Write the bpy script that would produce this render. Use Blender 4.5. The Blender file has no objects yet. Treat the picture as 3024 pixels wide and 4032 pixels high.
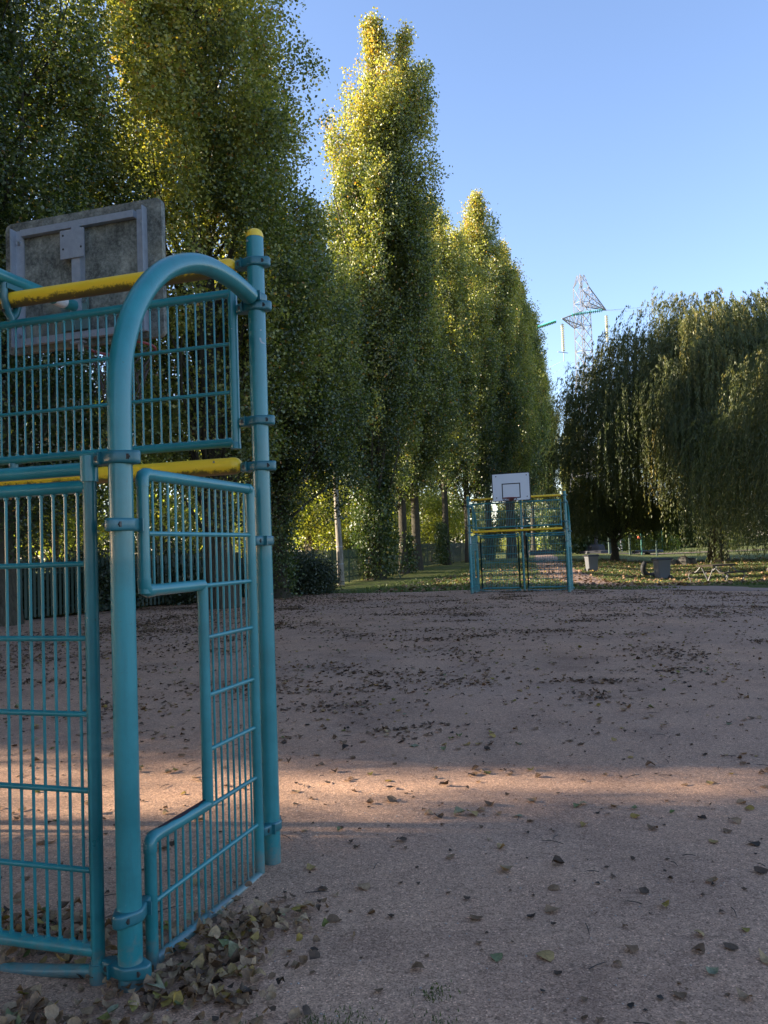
import bpy, math, random
import numpy as np
from mathutils import Vector, Matrix, noise as mnoise

scene = bpy.context.scene
COL = scene.collection
PI = math.pi
R = math.radians
rnd = random.Random(7)

# ------------------------------------------------------------------ camera
FPX, PITCH, ROLL, CAMH = 3203.2, 0.0458, -0.035, 1.5703      # measured on the 3024 x 4032 photograph
cp, sp, cr, sr = math.cos(PITCH), math.sin(PITCH), math.cos(ROLL), math.sin(ROLL)
_W = np.array([0, cp, sp]); _U0 = np.array([0, -sp, cp]); _R0 = np.array([1.0, 0, 0])
_R = cr * _R0 + sr * _U0; _U = -sr * _R0 + cr * _U0
cam_d = bpy.data.cameras.new('camera'); cam = bpy.data.objects.new('camera', cam_d); COL.objects.link(cam)
cam_d.sensor_fit = 'VERTICAL'; cam_d.sensor_height = 36.0; cam_d.lens = 36.0 * FPX / 4032
cam_d.clip_start = 0.05; cam_d.clip_end = 4000
m = Matrix.Identity(4)
for i in range(3):
    m[i][0] = _R[i]; m[i][1] = _U[i]; m[i][2] = -_W[i]
m[2][3] = CAMH
cam.matrix_world = m
scene.camera = cam

# ------------------------------------------------------------------ terrain height
def sst(a, b, x):
    t = np.clip((x - a) / (b - a), 0, 1); return t * t * (3 - 2 * t)
def terr(x, y):
    x = np.asarray(x, float); y = np.asarray(y, float)
    a = x - 0.31 * y
    z = -0.43 * sst(-4, 2, a) * sst(26, 38, y)
    z = z + 0.30 * np.exp(-((x - 0.29 * y + 12.4) / 4.5) ** 2) * sst(46, 56, y) * (1 - sst(78, 95, y))
    return z
def tz(x, y): return float(terr(x, y))

# ------------------------------------------------------------------ materials
def new_mat(name):
    mt = bpy.data.materials.new(name); mt.use_nodes = True
    nt = mt.node_tree; nt.nodes.clear()
    out = nt.nodes.new('ShaderNodeOutputMaterial')
    return mt, nt, out
def N(nt, kind, **kw):
    n = nt.nodes.new(kind)
    for k, v in kw.items():
        if k.startswith('i_'):
            n.inputs[k[2:].replace('_', ' ')].default_value = v
        else: setattr(n, k, v)
    return n
def ramp(nt, stops, fac=None, interp='LINEAR'):
    r = nt.nodes.new('ShaderNodeValToRGB'); cr_ = r.color_ramp; cr_.interpolation = interp
    while len(cr_.elements) > 1: cr_.elements.remove(cr_.elements[-1])
    cr_.elements[0].position = stops[0][0]; cr_.elements[0].color = (*stops[0][1], 1)
    for p, c in stops[1:]:
        e = cr_.elements.new(p); e.color = (*c, 1)
    if fac is not None: nt.links.new(fac, r.inputs[0])
    return r
def noise(nt, vec, scale, detail=4, rough=0.6, dist=0.0):
    n = nt.nodes.new('ShaderNodeTexNoise'); n.inputs['Scale'].default_value = scale
    n.inputs['Detail'].default_value = detail; n.inputs['Roughness'].default_value = rough
    n.inputs['Distortion'].default_value = dist
    if vec is not None: nt.links.new(vec, n.inputs['Vector'])
    return n.outputs['Fac']
def coords(nt): return nt.nodes.new('ShaderNodeTexCoord').outputs['Object']
def mixc(nt, fac, a, b, mode='MIX'):
    mx = nt.nodes.new('ShaderNodeMix'); mx.data_type = 'RGBA'; mx.blend_type = mode
    for s, v in ((mx.inputs[0], fac), (mx.inputs[6], a), (mx.inputs[7], b)):
        if hasattr(v, 'is_linked'): nt.links.new(v, s)
        elif isinstance(v, (int, float)): s.default_value = v
        else: s.default_value = (*v, 1)
    return mx.outputs[2]
def math_n(nt, op, a, b=None, clamp=False):
    mm = nt.nodes.new('ShaderNodeMath'); mm.operation = op; mm.use_clamp = clamp
    for s, v in ((mm.inputs[0], a), (mm.inputs[1], b)):
        if v is None: continue
        if hasattr(v, 'is_linked'): nt.links.new(v, s)
        else: s.default_value = v
    return mm.outputs[0]
def bump(nt, h, strength, dist):
    b = nt.nodes.new('ShaderNodeBump'); b.inputs['Strength'].default_value = strength; b.inputs['Distance'].default_value = dist
    nt.links.new(h, b.inputs['Height']); return b.outputs['Normal']
def principled(nt, out, base, rough=0.6, metal=0.0, normal=None, coat=0.0, spec=0.5):
    p = nt.nodes.new('ShaderNodeBsdfPrincipled')
    if hasattr(base, 'is_linked'): nt.links.new(base, p.inputs['Base Color'])
    else: p.inputs['Base Color'].default_value = (*base, 1)
    if hasattr(rough, 'is_linked'): nt.links.new(rough, p.inputs['Roughness'])
    else: p.inputs['Roughness'].default_value = rough
    p.inputs['Metallic'].default_value = metal
    p.inputs['Specular IOR Level'].default_value = spec
    p.inputs['Coat Weight'].default_value = coat
    if normal is not None: nt.links.new(normal, p.inputs['Normal'])
    nt.links.new(p.outputs[0], out.inputs[0]); return p

def mat_paint(name, col, dirt=(0.05, 0.05, 0.035), amount=0.5, rough=0.36):
    mt, nt, out = new_mat(name); c = coords(nt)
    big = noise(nt, c, 2.2, 7, 0.68); fine = noise(nt, c, 90, 3, 0.6)
    base = mixc(nt, ramp(nt, [(0.32, (0, 0, 0)), (0.68, (1, 1, 1))], big).outputs[0], tuple(x * 0.74 for x in col), tuple(min(1, x * 1.16 + 0.006) for x in col))
    mp = nt.nodes.new('ShaderNodeMapping'); mp.inputs['Scale'].default_value = (14, 14, 1.3); nt.links.new(c, mp.inputs['Vector'])
    streak = ramp(nt, [(0.52, (0, 0, 0)), (0.72, (1, 1, 1))], noise(nt, mp.outputs[0], 1.6, 6, 0.7)).outputs[0]
    base = mixc(nt, math_n(nt, 'MULTIPLY', streak, 0.35), base, tuple(x * 0.55 + 0.012 for x in col))
    speck = ramp(nt, [(0.0, (0, 0, 0)), (0.66, (0, 0, 0)), (0.70, (1, 1, 1))], noise(nt, c, 38, 5, 0.7)).outputs[0]
    base = mixc(nt, math_n(nt, 'MULTIPLY', speck, amount * 0.9), base, dirt)
    chip = ramp(nt, [(0.0, (0, 0, 0)), (0.735, (0, 0, 0)), (0.75, (1, 1, 1))], noise(nt, c, 17, 3, 0.55, 0.8)).outputs[0]
    base = mixc(nt, math_n(nt, 'MULTIPLY', chip, 0.8), base, (0.30, 0.30, 0.29))
    sep = nt.nodes.new('ShaderNodeSeparateXYZ'); nt.links.new(c, sep.inputs[0])
    low = math_n(nt, 'ADD', math_n(nt, 'MULTIPLY', sep.outputs[2], -3.2), math_n(nt, 'MULTIPLY', noise(nt, c, 22, 5, 0.7), 1.7))
    mud = ramp(nt, [(0.42, (0, 0, 0)), (0.85, (1, 1, 1))], low).outputs[0]
    if name == 'teal_paint': base = mixc(nt, math_n(nt, 'MULTIPLY', mud, 0.5), base, (0.20, 0.155, 0.12))
    rr = ramp(nt, [(0.3, (rough,) * 3), (0.75, (rough + 0.22,) * 3)], big).outputs[0]
    principled(nt, out, base, rr, normal=bump(nt, math_n(nt, 'ADD', fine, math_n(nt, 'MULTIPLY', noise(nt, c, 12, 3), 0.8)), 0.14, 0.003), spec=0.6, coat=0.25); return mt

def mat_plain(name, col, rough=0.7, metal=0.0, var=0.15, scale=6.0, bmp=0.0, bscale=60):
    mt, nt, out = new_mat(name); c = coords(nt)
    n1 = noise(nt, c, scale, 6, 0.65)
    base = mixc(nt, n1, tuple(x * (1 - var) for x in col), tuple(min(1, x * (1 + var)) for x in col))
    nm = bump(nt, noise(nt, c, bscale, 4), bmp, 0.004) if bmp else None
    principled(nt, out, base, rough, metal, nm); return mt

M = {}
M['teal'] = mat_paint('teal_paint', (0.012, 0.195, 0.212), rough=0.27)
M['teal_dark'] = mat_paint('teal_clamp_paint', (0.009, 0.125, 0.146), rough=0.34)
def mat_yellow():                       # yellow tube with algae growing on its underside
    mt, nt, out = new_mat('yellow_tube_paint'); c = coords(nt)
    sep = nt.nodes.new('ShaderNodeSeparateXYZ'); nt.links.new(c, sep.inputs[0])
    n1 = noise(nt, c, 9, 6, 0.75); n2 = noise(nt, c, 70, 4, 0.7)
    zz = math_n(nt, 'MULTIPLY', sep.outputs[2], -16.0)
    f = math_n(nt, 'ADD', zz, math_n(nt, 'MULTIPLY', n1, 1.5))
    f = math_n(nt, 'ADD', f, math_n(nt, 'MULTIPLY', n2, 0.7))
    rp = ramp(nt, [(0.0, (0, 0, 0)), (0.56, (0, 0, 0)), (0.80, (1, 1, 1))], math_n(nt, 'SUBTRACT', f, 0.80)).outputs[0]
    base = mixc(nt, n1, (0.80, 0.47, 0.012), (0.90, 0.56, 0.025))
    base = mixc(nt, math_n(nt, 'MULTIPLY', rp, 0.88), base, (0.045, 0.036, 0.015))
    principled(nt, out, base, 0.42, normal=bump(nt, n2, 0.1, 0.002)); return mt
M['yellow'] = mat_yellow()
M['yellow_cap'] = mat_paint('yellow_cap', (0.80, 0.52, 0.02), rough=0.45)
def mat_concrete_board():
    mt, nt, out = new_mat('weathered_board'); c = coords(nt)
    n1 = noise(nt, c, 5, 8, 0.72, 0.4); n2 = noise(nt, c, 42, 6, 0.75); n3 = noise(nt, c, 2.2, 3, 0.5)
    f = math_n(nt, 'ADD', math_n(nt, 'MULTIPLY', n1, 0.6), math_n(nt, 'MULTIPLY', n2, 0.45))
    base = ramp(nt, [(0.36, (0.020, 0.021, 0.018)), (0.46, (0.075, 0.077, 0.066)), (0.55, (0.17, 0.172, 0.148)), (0.68, (0.34, 0.34, 0.29))], f).outputs[0]
    base = mixc(nt, ramp(nt, [(0.56, (0, 0, 0)), (0.72, (0.7, 0.7, 0.7))], n3).outputs[0], base, (0.27, 0.24, 0.15))
    principled(nt, out, base, 0.9, normal=bump(nt, n2, 0.4, 0.006)); return mt
M['board_back'] = mat_concrete_board()
M['board_white'] = mat_plain('white_board_face', (0.74, 0.76, 0.80), 0.45, var=0.04)
M['black'] = mat_plain('black_paint', (0.02, 0.02, 0.024), 0.5)
M['galv'] = mat_plain('galvanised_steel', (0.32, 0.35, 0.40), 0.5, 0.35, var=0.3, scale=22)
M['bolt'] = mat_plain('bolt_steel', (0.06, 0.06, 0.06), 0.45, 0.6)
M['bolt_light'] = mat_plain('bright_bolt', (0.55, 0.56, 0.58), 0.3, 0.9)
M['rim'] = mat_plain('red_rim_paint', (0.20, 0.025, 0.020), 0.5, var=0.3, scale=30)
M['net'] = mat_plain('dark_chain', (0.06, 0.045, 0.04), 0.6, 0.3)
M['sticker'] = mat_plain('white_sticker', (0.62, 0.64, 0.66), 0.5, var=0.12, scale=40)
M['worn'] = mat_plain('worn_paint', (0.035, 0.016, 0.024), 0.6, var=0.4, scale=50)
M['ink'] = mat_plain('ink', (0.03, 0.03, 0.06), 0.6)

def mat_court():
    mt, nt, out = new_mat('stabilised_gravel'); c = coords(nt)
    big = noise(nt, c, 0.16, 5, 0.6); mid = noise(nt, c, 1.3, 6, 0.65); fine = noise(nt, c, 26, 6, 0.75)
    g = nt.nodes.new('ShaderNodeTexVoronoi'); g.inputs['Scale'].default_value = 165; nt.links.new(c, g.inputs['Vector'])
    g2 = nt.nodes.new('ShaderNodeTexVoronoi'); g2.inputs['Scale'].default_value = 60; nt.links.new(c, g2.inputs['Vector'])
    sepc = nt.nodes.new('ShaderNodeSeparateColor'); nt.links.new(g.outputs['Color'], sepc.inputs[0])
    sepd = nt.nodes.new('ShaderNodeSeparateColor'); nt.links.new(g2.outputs['Color'], sepd.inputs[0])
    base = ramp(nt, [(0.25, (0.43, 0.252, 0.162)), (0.5, (0.52, 0.308, 0.192)), (0.8, (0.58, 0.354, 0.220))], mid).outputs[0]
    base = mixc(nt, 0.8, base, ramp(nt, [(0.30, (0.50, 0.49, 0.50)), (0.47, (0.97, 0.97, 0.97)), (0.7, (1.26, 1.23, 1.18))], noise(nt, c, 0.7, 7, 0.7, 0.5)).outputs[0], 'MULTIPLY')
    base = mixc(nt, ramp(nt, [(0.35, (0, 0, 0)), (0.7, (0.6, 0.6, 0.6))], big).outputs[0], base, (0.42, 0.29, 0.218))
    grain = ramp(nt, [(0.0, (0.36, 0.35, 0.35)), (0.45, (0.92, 0.91, 0.91)), (0.86, (1.18, 1.18, 1.19)), (0.96, (1.45, 1.45, 1.46)), (1.0, (2.1, 2.1, 2.1))], sepc.outputs[0]).outputs[0]
    base = mixc(nt, 0.75, base, grain, 'MULTIPLY')
    grain2 = ramp(nt, [(0.0, (0.5, 0.5, 0.5)), (0.12, (1, 1, 1)), (0.93, (1, 1, 1)), (1.0, (1.5, 1.5, 1.5))], sepd.outputs[1]).outputs[0]
    base = mixc(nt, 0.4, base, grain2, 'MULTIPLY')
    fr = ramp(nt, [(0.34, (0.62, 0.60, 0.60)), (0.5, (1, 1, 1)), (0.66, (1.16, 1.15, 1.14))], fine).outputs[0]
    base = mixc(nt, 0.5, base, fr, 'MULTIPLY')
    h = math_n(nt, 'ADD', math_n(nt, 'MULTIPLY', sepc.outputs[1], 0.55), math_n(nt, 'ADD', math_n(nt, 'MULTIPLY', noise(nt, c, 60, 4, 0.7), 0.5), math_n(nt, 'MULTIPLY', noise(nt, c, 3.0, 5, 0.62), 2.0)))
    principled(nt, out, base, 0.95, normal=bump(nt, h, 0.8, 0.012), spec=0.12); return mt
M['court'] = mat_court()
def mat_grass():
    mt, nt, out = new_mat('park_grass'); c = coords(nt)
    n1 = noise(nt, c, 0.5, 5, 0.6); n2 = noise(nt, c, 7, 6, 0.7); n3 = noise(nt, c, 45, 4, 0.7)
    base = ramp(nt, [(0.3, (0.05, 0.075, 0.018)), (0.55, (0.115, 0.14, 0.036)), (0.75, (0.21, 0.185, 0.07))], n2).outputs[0]
    base = mixc(nt, ramp(nt, [(0.42, (0, 0, 0)), (0.7, (0.7, 0.7, 0.7))], n1).outputs[0], base, (0.17, 0.14, 0.068))
    base = mixc(nt, 0.8, base, ramp(nt, [(0.25, (0.5, 0.5, 0.5)), (0.75, (1.35, 1.35, 1.3))], n3).outputs[0], 'MULTIPLY')
    principled(nt, out, base, 0.95, normal=bump(nt, math_n(nt, 'ADD', n3, n2), 1.0, 0.06), spec=0.1); return mt
M['grass'] = mat_grass()
M['path'] = mat_plain('path_dust', (0.27, 0.168, 0.118), 0.95, var=0.22, scale=2.0, bmp=0.5, bscale=14)

def mat_leaf(name, stops, trans=0.5, tcol=(1.25, 1.25, 0.6), gloss=0.06, rough=0.45, mottle=False):
    """Leaf: diffuse + translucent + a little gloss; a per-leaf 'tint' picks its own colour."""
    mt, nt, out = new_mat(name)
    at = nt.nodes.new('ShaderNodeAttribute'); at.attribute_name = 'tint'
    col = ramp(nt, stops, at.outputs['Fac']).outputs[0]
    if mottle: col = mixc(nt, 0.75, col, ramp(nt, [(0.3, (0.5, 0.45, 0.42)), (0.65, (1.25, 1.2, 1.15))], noise(nt, coords(nt), 95, 4, 0.7)).outputs[0], 'MULTIPLY')
    d = nt.nodes.new('ShaderNodeBsdfDiffuse'); t = nt.nodes.new('ShaderNodeBsdfTranslucent')
    nt.links.new(col, d.inputs[0])
    tc = mixc(nt, 1.0, col, tcol, 'MULTIPLY'); nt.links.new(tc, t.inputs[0])
    m1 = nt.nodes.new('ShaderNodeMixShader'); m1.inputs[0].default_value = trans
    nt.links.new(d.outputs[0], m1.inputs[1]); nt.links.new(t.outputs[0], m1.inputs[2])
    gl = nt.nodes.new('ShaderNodeBsdfGlossy'); gl.inputs['Roughness'].default_value = rough; gl.inputs[0].default_value = (0.9, 0.92, 0.9, 1)
    m2 = nt.nodes.new('ShaderNodeMixShader'); m2.inputs[0].default_value = gloss
    nt.links.new(m1.outputs[0], m2.inputs[1]); nt.links.new(gl.outputs[0], m2.inputs[2])
    nt.links.new(m2.outputs[0], out.inputs[0]); return mt
POP = [(0.0, (0.022, 0.042, 0.009)), (0.30, (0.056, 0.086, 0.018)), (0.58, (0.225, 0.250, 0.052)), (0.80, (0.45, 0.42, 0.095)), (0.94, (0.50, 0.40, 0.06)), (1.0, (0.42, 0.16, 0.03))]  # low end darkened for shaded crowns, upper end brightened for sunlit tops
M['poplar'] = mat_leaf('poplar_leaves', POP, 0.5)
M['grove'] = mat_leaf('grove_leaves', [(0.0, (0.11, 0.15, 0.025)), (0.5, (0.24, 0.27, 0.045)), (1.0, (0.46, 0.40, 0.06))], 0.6)
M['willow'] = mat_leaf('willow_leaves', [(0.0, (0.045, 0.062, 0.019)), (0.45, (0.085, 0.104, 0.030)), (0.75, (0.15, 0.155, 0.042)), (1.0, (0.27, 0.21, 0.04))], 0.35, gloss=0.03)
M['bush'] = mat_leaf('bush_leaves', [(0.0, (0.014, 0.026, 0.009)), (1.0, (0.035, 0.05, 0.015))], 0.25, gloss=0.05)
M['ivy'] = mat_leaf('ivy_leaves', [(0.0, (0.030, 0.055, 0.013)), (0.6, (0.075, 0.115, 0.022)), (1.0, (0.24, 0.20, 0.035))], 0.35, gloss=0.06)
M['litter'] = mat_leaf('dry_leaves', [(0.0, (0.036, 0.026, 0.018)), (0.3, (0.115, 0.068, 0.038)), (0.55, (0.25, 0.150, 0.078)), (0.76, (0.37, 0.255, 0.145)), (0.84, (0.36, 0.24, 0.05)), (0.92, (0.11, 0.14, 0.03)), (1.0, (0.24, 0.25, 0.15))], 0.12, (1, .9, .6), gloss=0.03, rough=0.6, mottle=True)
M['blade'] = mat_leaf('grass_blades', [(0.0, (0.045, 0.072, 0.016)), (0.6, (0.10, 0.14, 0.03)), (1.0, (0.19, 0.16, 0.07))], 0.35, gloss=0.03)
def mat_bark(name, a, b, scale=7):
    mt, nt, out = new_mat(name); c = coords(nt)
    mp = nt.nodes.new('ShaderNodeMapping'); mp.inputs['Scale'].default_value = (1, 1, 0.16); nt.links.new(c, mp.inputs['Vector'])
    n1 = noise(nt, mp.outputs[0], scale * 3, 6, 0.7, 0.6); n2 = noise(nt, c, 1.6, 4)
    base = ramp(nt, [(0.32, a), (0.62, b)], n1).outputs[0]
    base = mixc(nt, math_n(nt, 'MULTIPLY', n2, 0.35), base, (0.09, 0.095, 0.06))
    principled(nt, out, base, 0.95, normal=bump(nt, n1, 1.0, 0.05), spec=0.15); return mt
M['bark'] = mat_bark('poplar_bark', (0.018, 0.015, 0.011), (0.085, 0.070, 0.054))
M['bark2'] = mat_bark('grove_bark', (0.06, 0.045, 0.032), (0.22, 0.165, 0.11))
M['pole_wood'] = mat_bark('grey_pole_wood', (0.16, 0.14, 0.115), (0.34, 0.30, 0.25), 5)
M['fence'] = mat_plain('green_fence_paint', (0.009, 0.034, 0.024), 0.5, var=0.25)
M['bin'] = mat_plain('grey_bin_plastic', (0.115, 0.12, 0.13), 0.5, var=0.08, scale=12)
M['rubber'] = mat_plain('black_rubber', (0.012, 0.012, 0.013), 0.7)
M['lid'] = mat_plain('dark_lid_plastic', (0.02, 0.021, 0.024), 0.5)
M['pylon'] = mat_plain('pylon_steel', (0.30, 0.31, 0.33), 0.55, 0.15, var=0.12)
M['glass_ins'] = mat_plain('insulator_glass', (0.72, 0.70, 0.52), 0.15)
M['green_ins'] = mat_plain('green_insulator_glass', (0.03, 0.30, 0.20), 0.15)
M['wire'] = mat_plain('wire', (0.16, 0.17, 0.19), 0.6)
M['plank'] = mat_bark('table_planks', (0.018, 0.013, 0.010), (0.055, 0.038, 0.028), 6)
M['chrome'] = mat_plain('tube_legs', (0.11, 0.11, 0.11), 0.4, 0.3)
M['stone'] = mat_plain('pale_stone', (0.115, 0.105, 0.092), 0.9, var=0.35, scale=4, bmp=0.6, bscale=9)
M['green_post'] = mat_plain('green_post_paint', (0.03, 0.16, 0.12), 0.5)
M['orange'] = mat_plain('orange_lamp', (0.75, 0.16, 0.06), 0.5)
M['darkwood'] = mat_plain('dark_stand', (0.03, 0.03, 0.035), 0.7)
M['pebble'] = mat_plain('pale_pebbles', (0.40, 0.33, 0.27), 0.9, var=0.3, scale=30)
M['twig'] = mat_plain('twigs', (0.055, 0.043, 0.035), 0.95, var=0.3)

# ------------------------------------------------------------------ mesh helpers
def link(name, me, parent=None, mats=()):
    for mm in mats: me.materials.append(mm)
    o = bpy.data.objects.new(name, me); COL.objects.link(o)
    if parent is not None: o.parent = parent
    return o
def empty(name, loc=(0, 0, 0), rz=0.0):
    o = bpy.data.objects.new(name, None); o.empty_display_size = 0.3
    COL.objects.link(o); o.location = loc; o.rotation_euler = (0, 0, rz); return o
def tag(o, label=None, cat=None, group=None, kind=None):
    if label: o['label'] = label
    if cat: o['category'] = cat
    if group: o['group'] = group
    if kind: o['kind'] = kind
    return o
class MB:
    """collects tubes, boxes and lathes into ONE mesh"""
    def __init__(s): s.v = []; s.f = []; s.mi = []; s.k = 0
    def add(s, vs, fs):
        b = len(s.v); s.v += [tuple(p) for p in vs]
        s.f += [tuple(i + b for i in f) for f in fs]; s.mi += [s.k] * len(fs); return s
    def tube(s, path, r, seg=14, cap=True):
        P = [Vector(p) for p in path]; n = len(P)
        rr = r if isinstance(r, (list, tuple)) else [r] * n
        T = []
        for i in range(n):
            t = (P[min(i + 1, n - 1)] - P[max(i - 1, 0)])
            T.append(t.normalized() if t.length > 1e-9 else Vector((0, 0, 1)))
        a = Vector((1, 0, 0)) if abs(T[0].x) < 0.9 else Vector((0, 1, 0))
        nrm = (a - T[0] * a.dot(T[0])).normalized()
        vs = []; fs = []
        for i in range(n):
            nrm = (nrm - T[i] * nrm.dot(T[i])).normalized(); bn = T[i].cross(nrm)
            for k in range(seg):
                th = 2 * PI * k / seg
                vs.append(P[i] + (nrm * math.cos(th) + bn * math.sin(th)) * rr[i])
        for i in range(n - 1):
            for k in range(seg):
                k2 = (k + 1) % seg
                fs.append((i * seg + k, i * seg + k2, (i + 1) * seg + k2, (i + 1) * seg + k))
        if cap:
            fs.append(tuple(range(seg - 1, -1, -1))); fs.append(tuple((n - 1) * seg + k for k in range(seg)))
        return s.add(vs, fs)
    def box(s, c, size, rot=None):
        hx, hy, hz = [q / 2 for q in size]; c = Vector(c)
        vs = [Vector((x, y, z)) for x in (-hx, hx) for y in (-hy, hy) for z in (-hz, hz)]
        if rot is not None: vs = [rot @ q for q in vs]
        vs = [q + c for q in vs]
        return s.add(vs, [(0, 1, 3, 2), (4, 6, 7, 5), (0, 4, 5, 1), (2, 3, 7, 6), (0, 2, 6, 4), (1, 5, 7, 3)])
    def bar(s, a, b, w):                       # square bar between two points
        return s.tube([a, b], w * 0.7071, 4)
    def prism(s, outline, y0, y1, axis='y'):   # outline in x,z extruded along y (or x,y along z)
        n = len(outline)
        mk = (lambda p, q: (p[0], q, p[1])) if axis == 'y' else (lambda p, q: (p[0], p[1], q))
        vs = [mk(p, y0) for p in outline] + [mk(p, y1) for p in outline]
        fs = [tuple(range(n)), tuple(range(2 * n - 1, n - 1, -1))]
        fs += [(i, i + n, (i + 1) % n + n, (i + 1) % n) for i in range(n)]
        return s.add(vs, fs)
    def lathe(s, prof, c=(0, 0, 0), seg=20):
        vs = []; fs = []
        for r_, z in prof:
            for k in range(seg):
                th = 2 * PI * k / seg; vs.append((c[0] + r_ * math.cos(th), c[1] + r_ * math.sin(th), c[2] + z))
        for i in range(len(prof) - 1):
            for k in range(seg):
                k2 = (k + 1) % seg
                fs.append((i * seg + k, i * seg + k2, (i + 1) * seg + k2, (i + 1) * seg + k))
        fs.append(tuple(range(seg - 1, -1, -1))); fs.append(tuple((len(prof) - 1) * seg + k for k in range(seg)))
        return s.add(vs, fs)
    def mesh(s, name, smooth=40):
        me = bpy.data.meshes.new(name); me.from_pydata(s.v, [], s.f); me.update()
        me.polygons.foreach_set('material_index', s.mi)
        if smooth:
            me.polygons.foreach_set('use_smooth', [True] * len(me.polygons))
            me.set_sharp_from_angle(angle=R(smooth))
        return me
    def build(s, name, mats, parent=None, smooth=40):
        if not isinstance(mats, (list, tuple)): mats = [mats]
        return link(name, s.mesh(name, smooth), parent, mats)
def np_mesh(name, V, F, tint=None, smooth=False):
    """V (n,3), F (m,k) all faces of k corners"""
    me = bpy.data.meshes.new(name)
    me.vertices.add(len(V)); me.vertices.foreach_set('co', np.ascontiguousarray(V, np.float32).ravel())
    k = F.shape[1]; me.loops.add(F.size); me.loops.foreach_set('vertex_index', np.ascontiguousarray(F, np.int32).ravel())
    me.polygons.add(len(F)); me.polygons.foreach_set('loop_start', np.arange(0, F.size, k, dtype=np.int32))
    me.update(calc_edges=True); me.validate()
    if tint is not None:
        a = me.attributes.new('tint', 'FLOAT', 'FACE'); a.data.foreach_set('value', np.ascontiguousarray(tint, np.float32))
    me.polygons.foreach_set('use_smooth', np.full(len(F), smooth, bool))
    return me
def copy_tree(o, parent=None):
    c = o.copy(); COL.objects.link(c)
    if parent is not None: c.parent = parent
    for ch in list(o.children): copy_tree(ch, c)
    return c

def unit(v): return v / np.maximum(np.linalg.norm(v, axis=1, keepdims=True), 1e-9)
def leaf_quads(P, size, rng, axis=None, aspect=0.8, jitter=1.0):
    """one bent rhombic leaf per point: 4 corners each"""
    n = len(P)
    d = unit(rng.normal(size=(n, 3))) if axis is None else unit(axis + jitter * rng.normal(size=(n, 3)))
    b = unit(np.cross(d, rng.normal(size=(n, 3)))); w = np.cross(d, b)
    L = (size * rng.uniform(0.65, 1.3, n))[:, None] if np.isscalar(size) else size[:, None]
    q = np.stack([P - d * L * 0.5, P - d * L * 0.08 + b * L * aspect * 0.5 + w * L * 0.10, P + d * L * 0.5, P - d * L * 0.08 - b * L * aspect * 0.5 + w * L * 0.10], 1)
    return q.reshape(-1, 3), np.arange(4 * n).reshape(n, 4)

def limb_mesh(mb, p0, p1, r0, r1, rng, bend=0.12, n=6, seg=7):
    p0 = np.array(p0, float); p1 = np.array(p1, float); L = np.linalg.norm(p1 - p0)
    off = rng.normal(size=3) * bend * L
    path = []
    for i in range(n):
        t = i / (n - 1); path.append(tuple(p0 + (p1 - p0) * t + off * math.sin(PI * t) * 0.5))
    mb.tube(path, [r0 + (r1 - r0) * i / (n - 1) for i in range(n)], seg)

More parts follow.
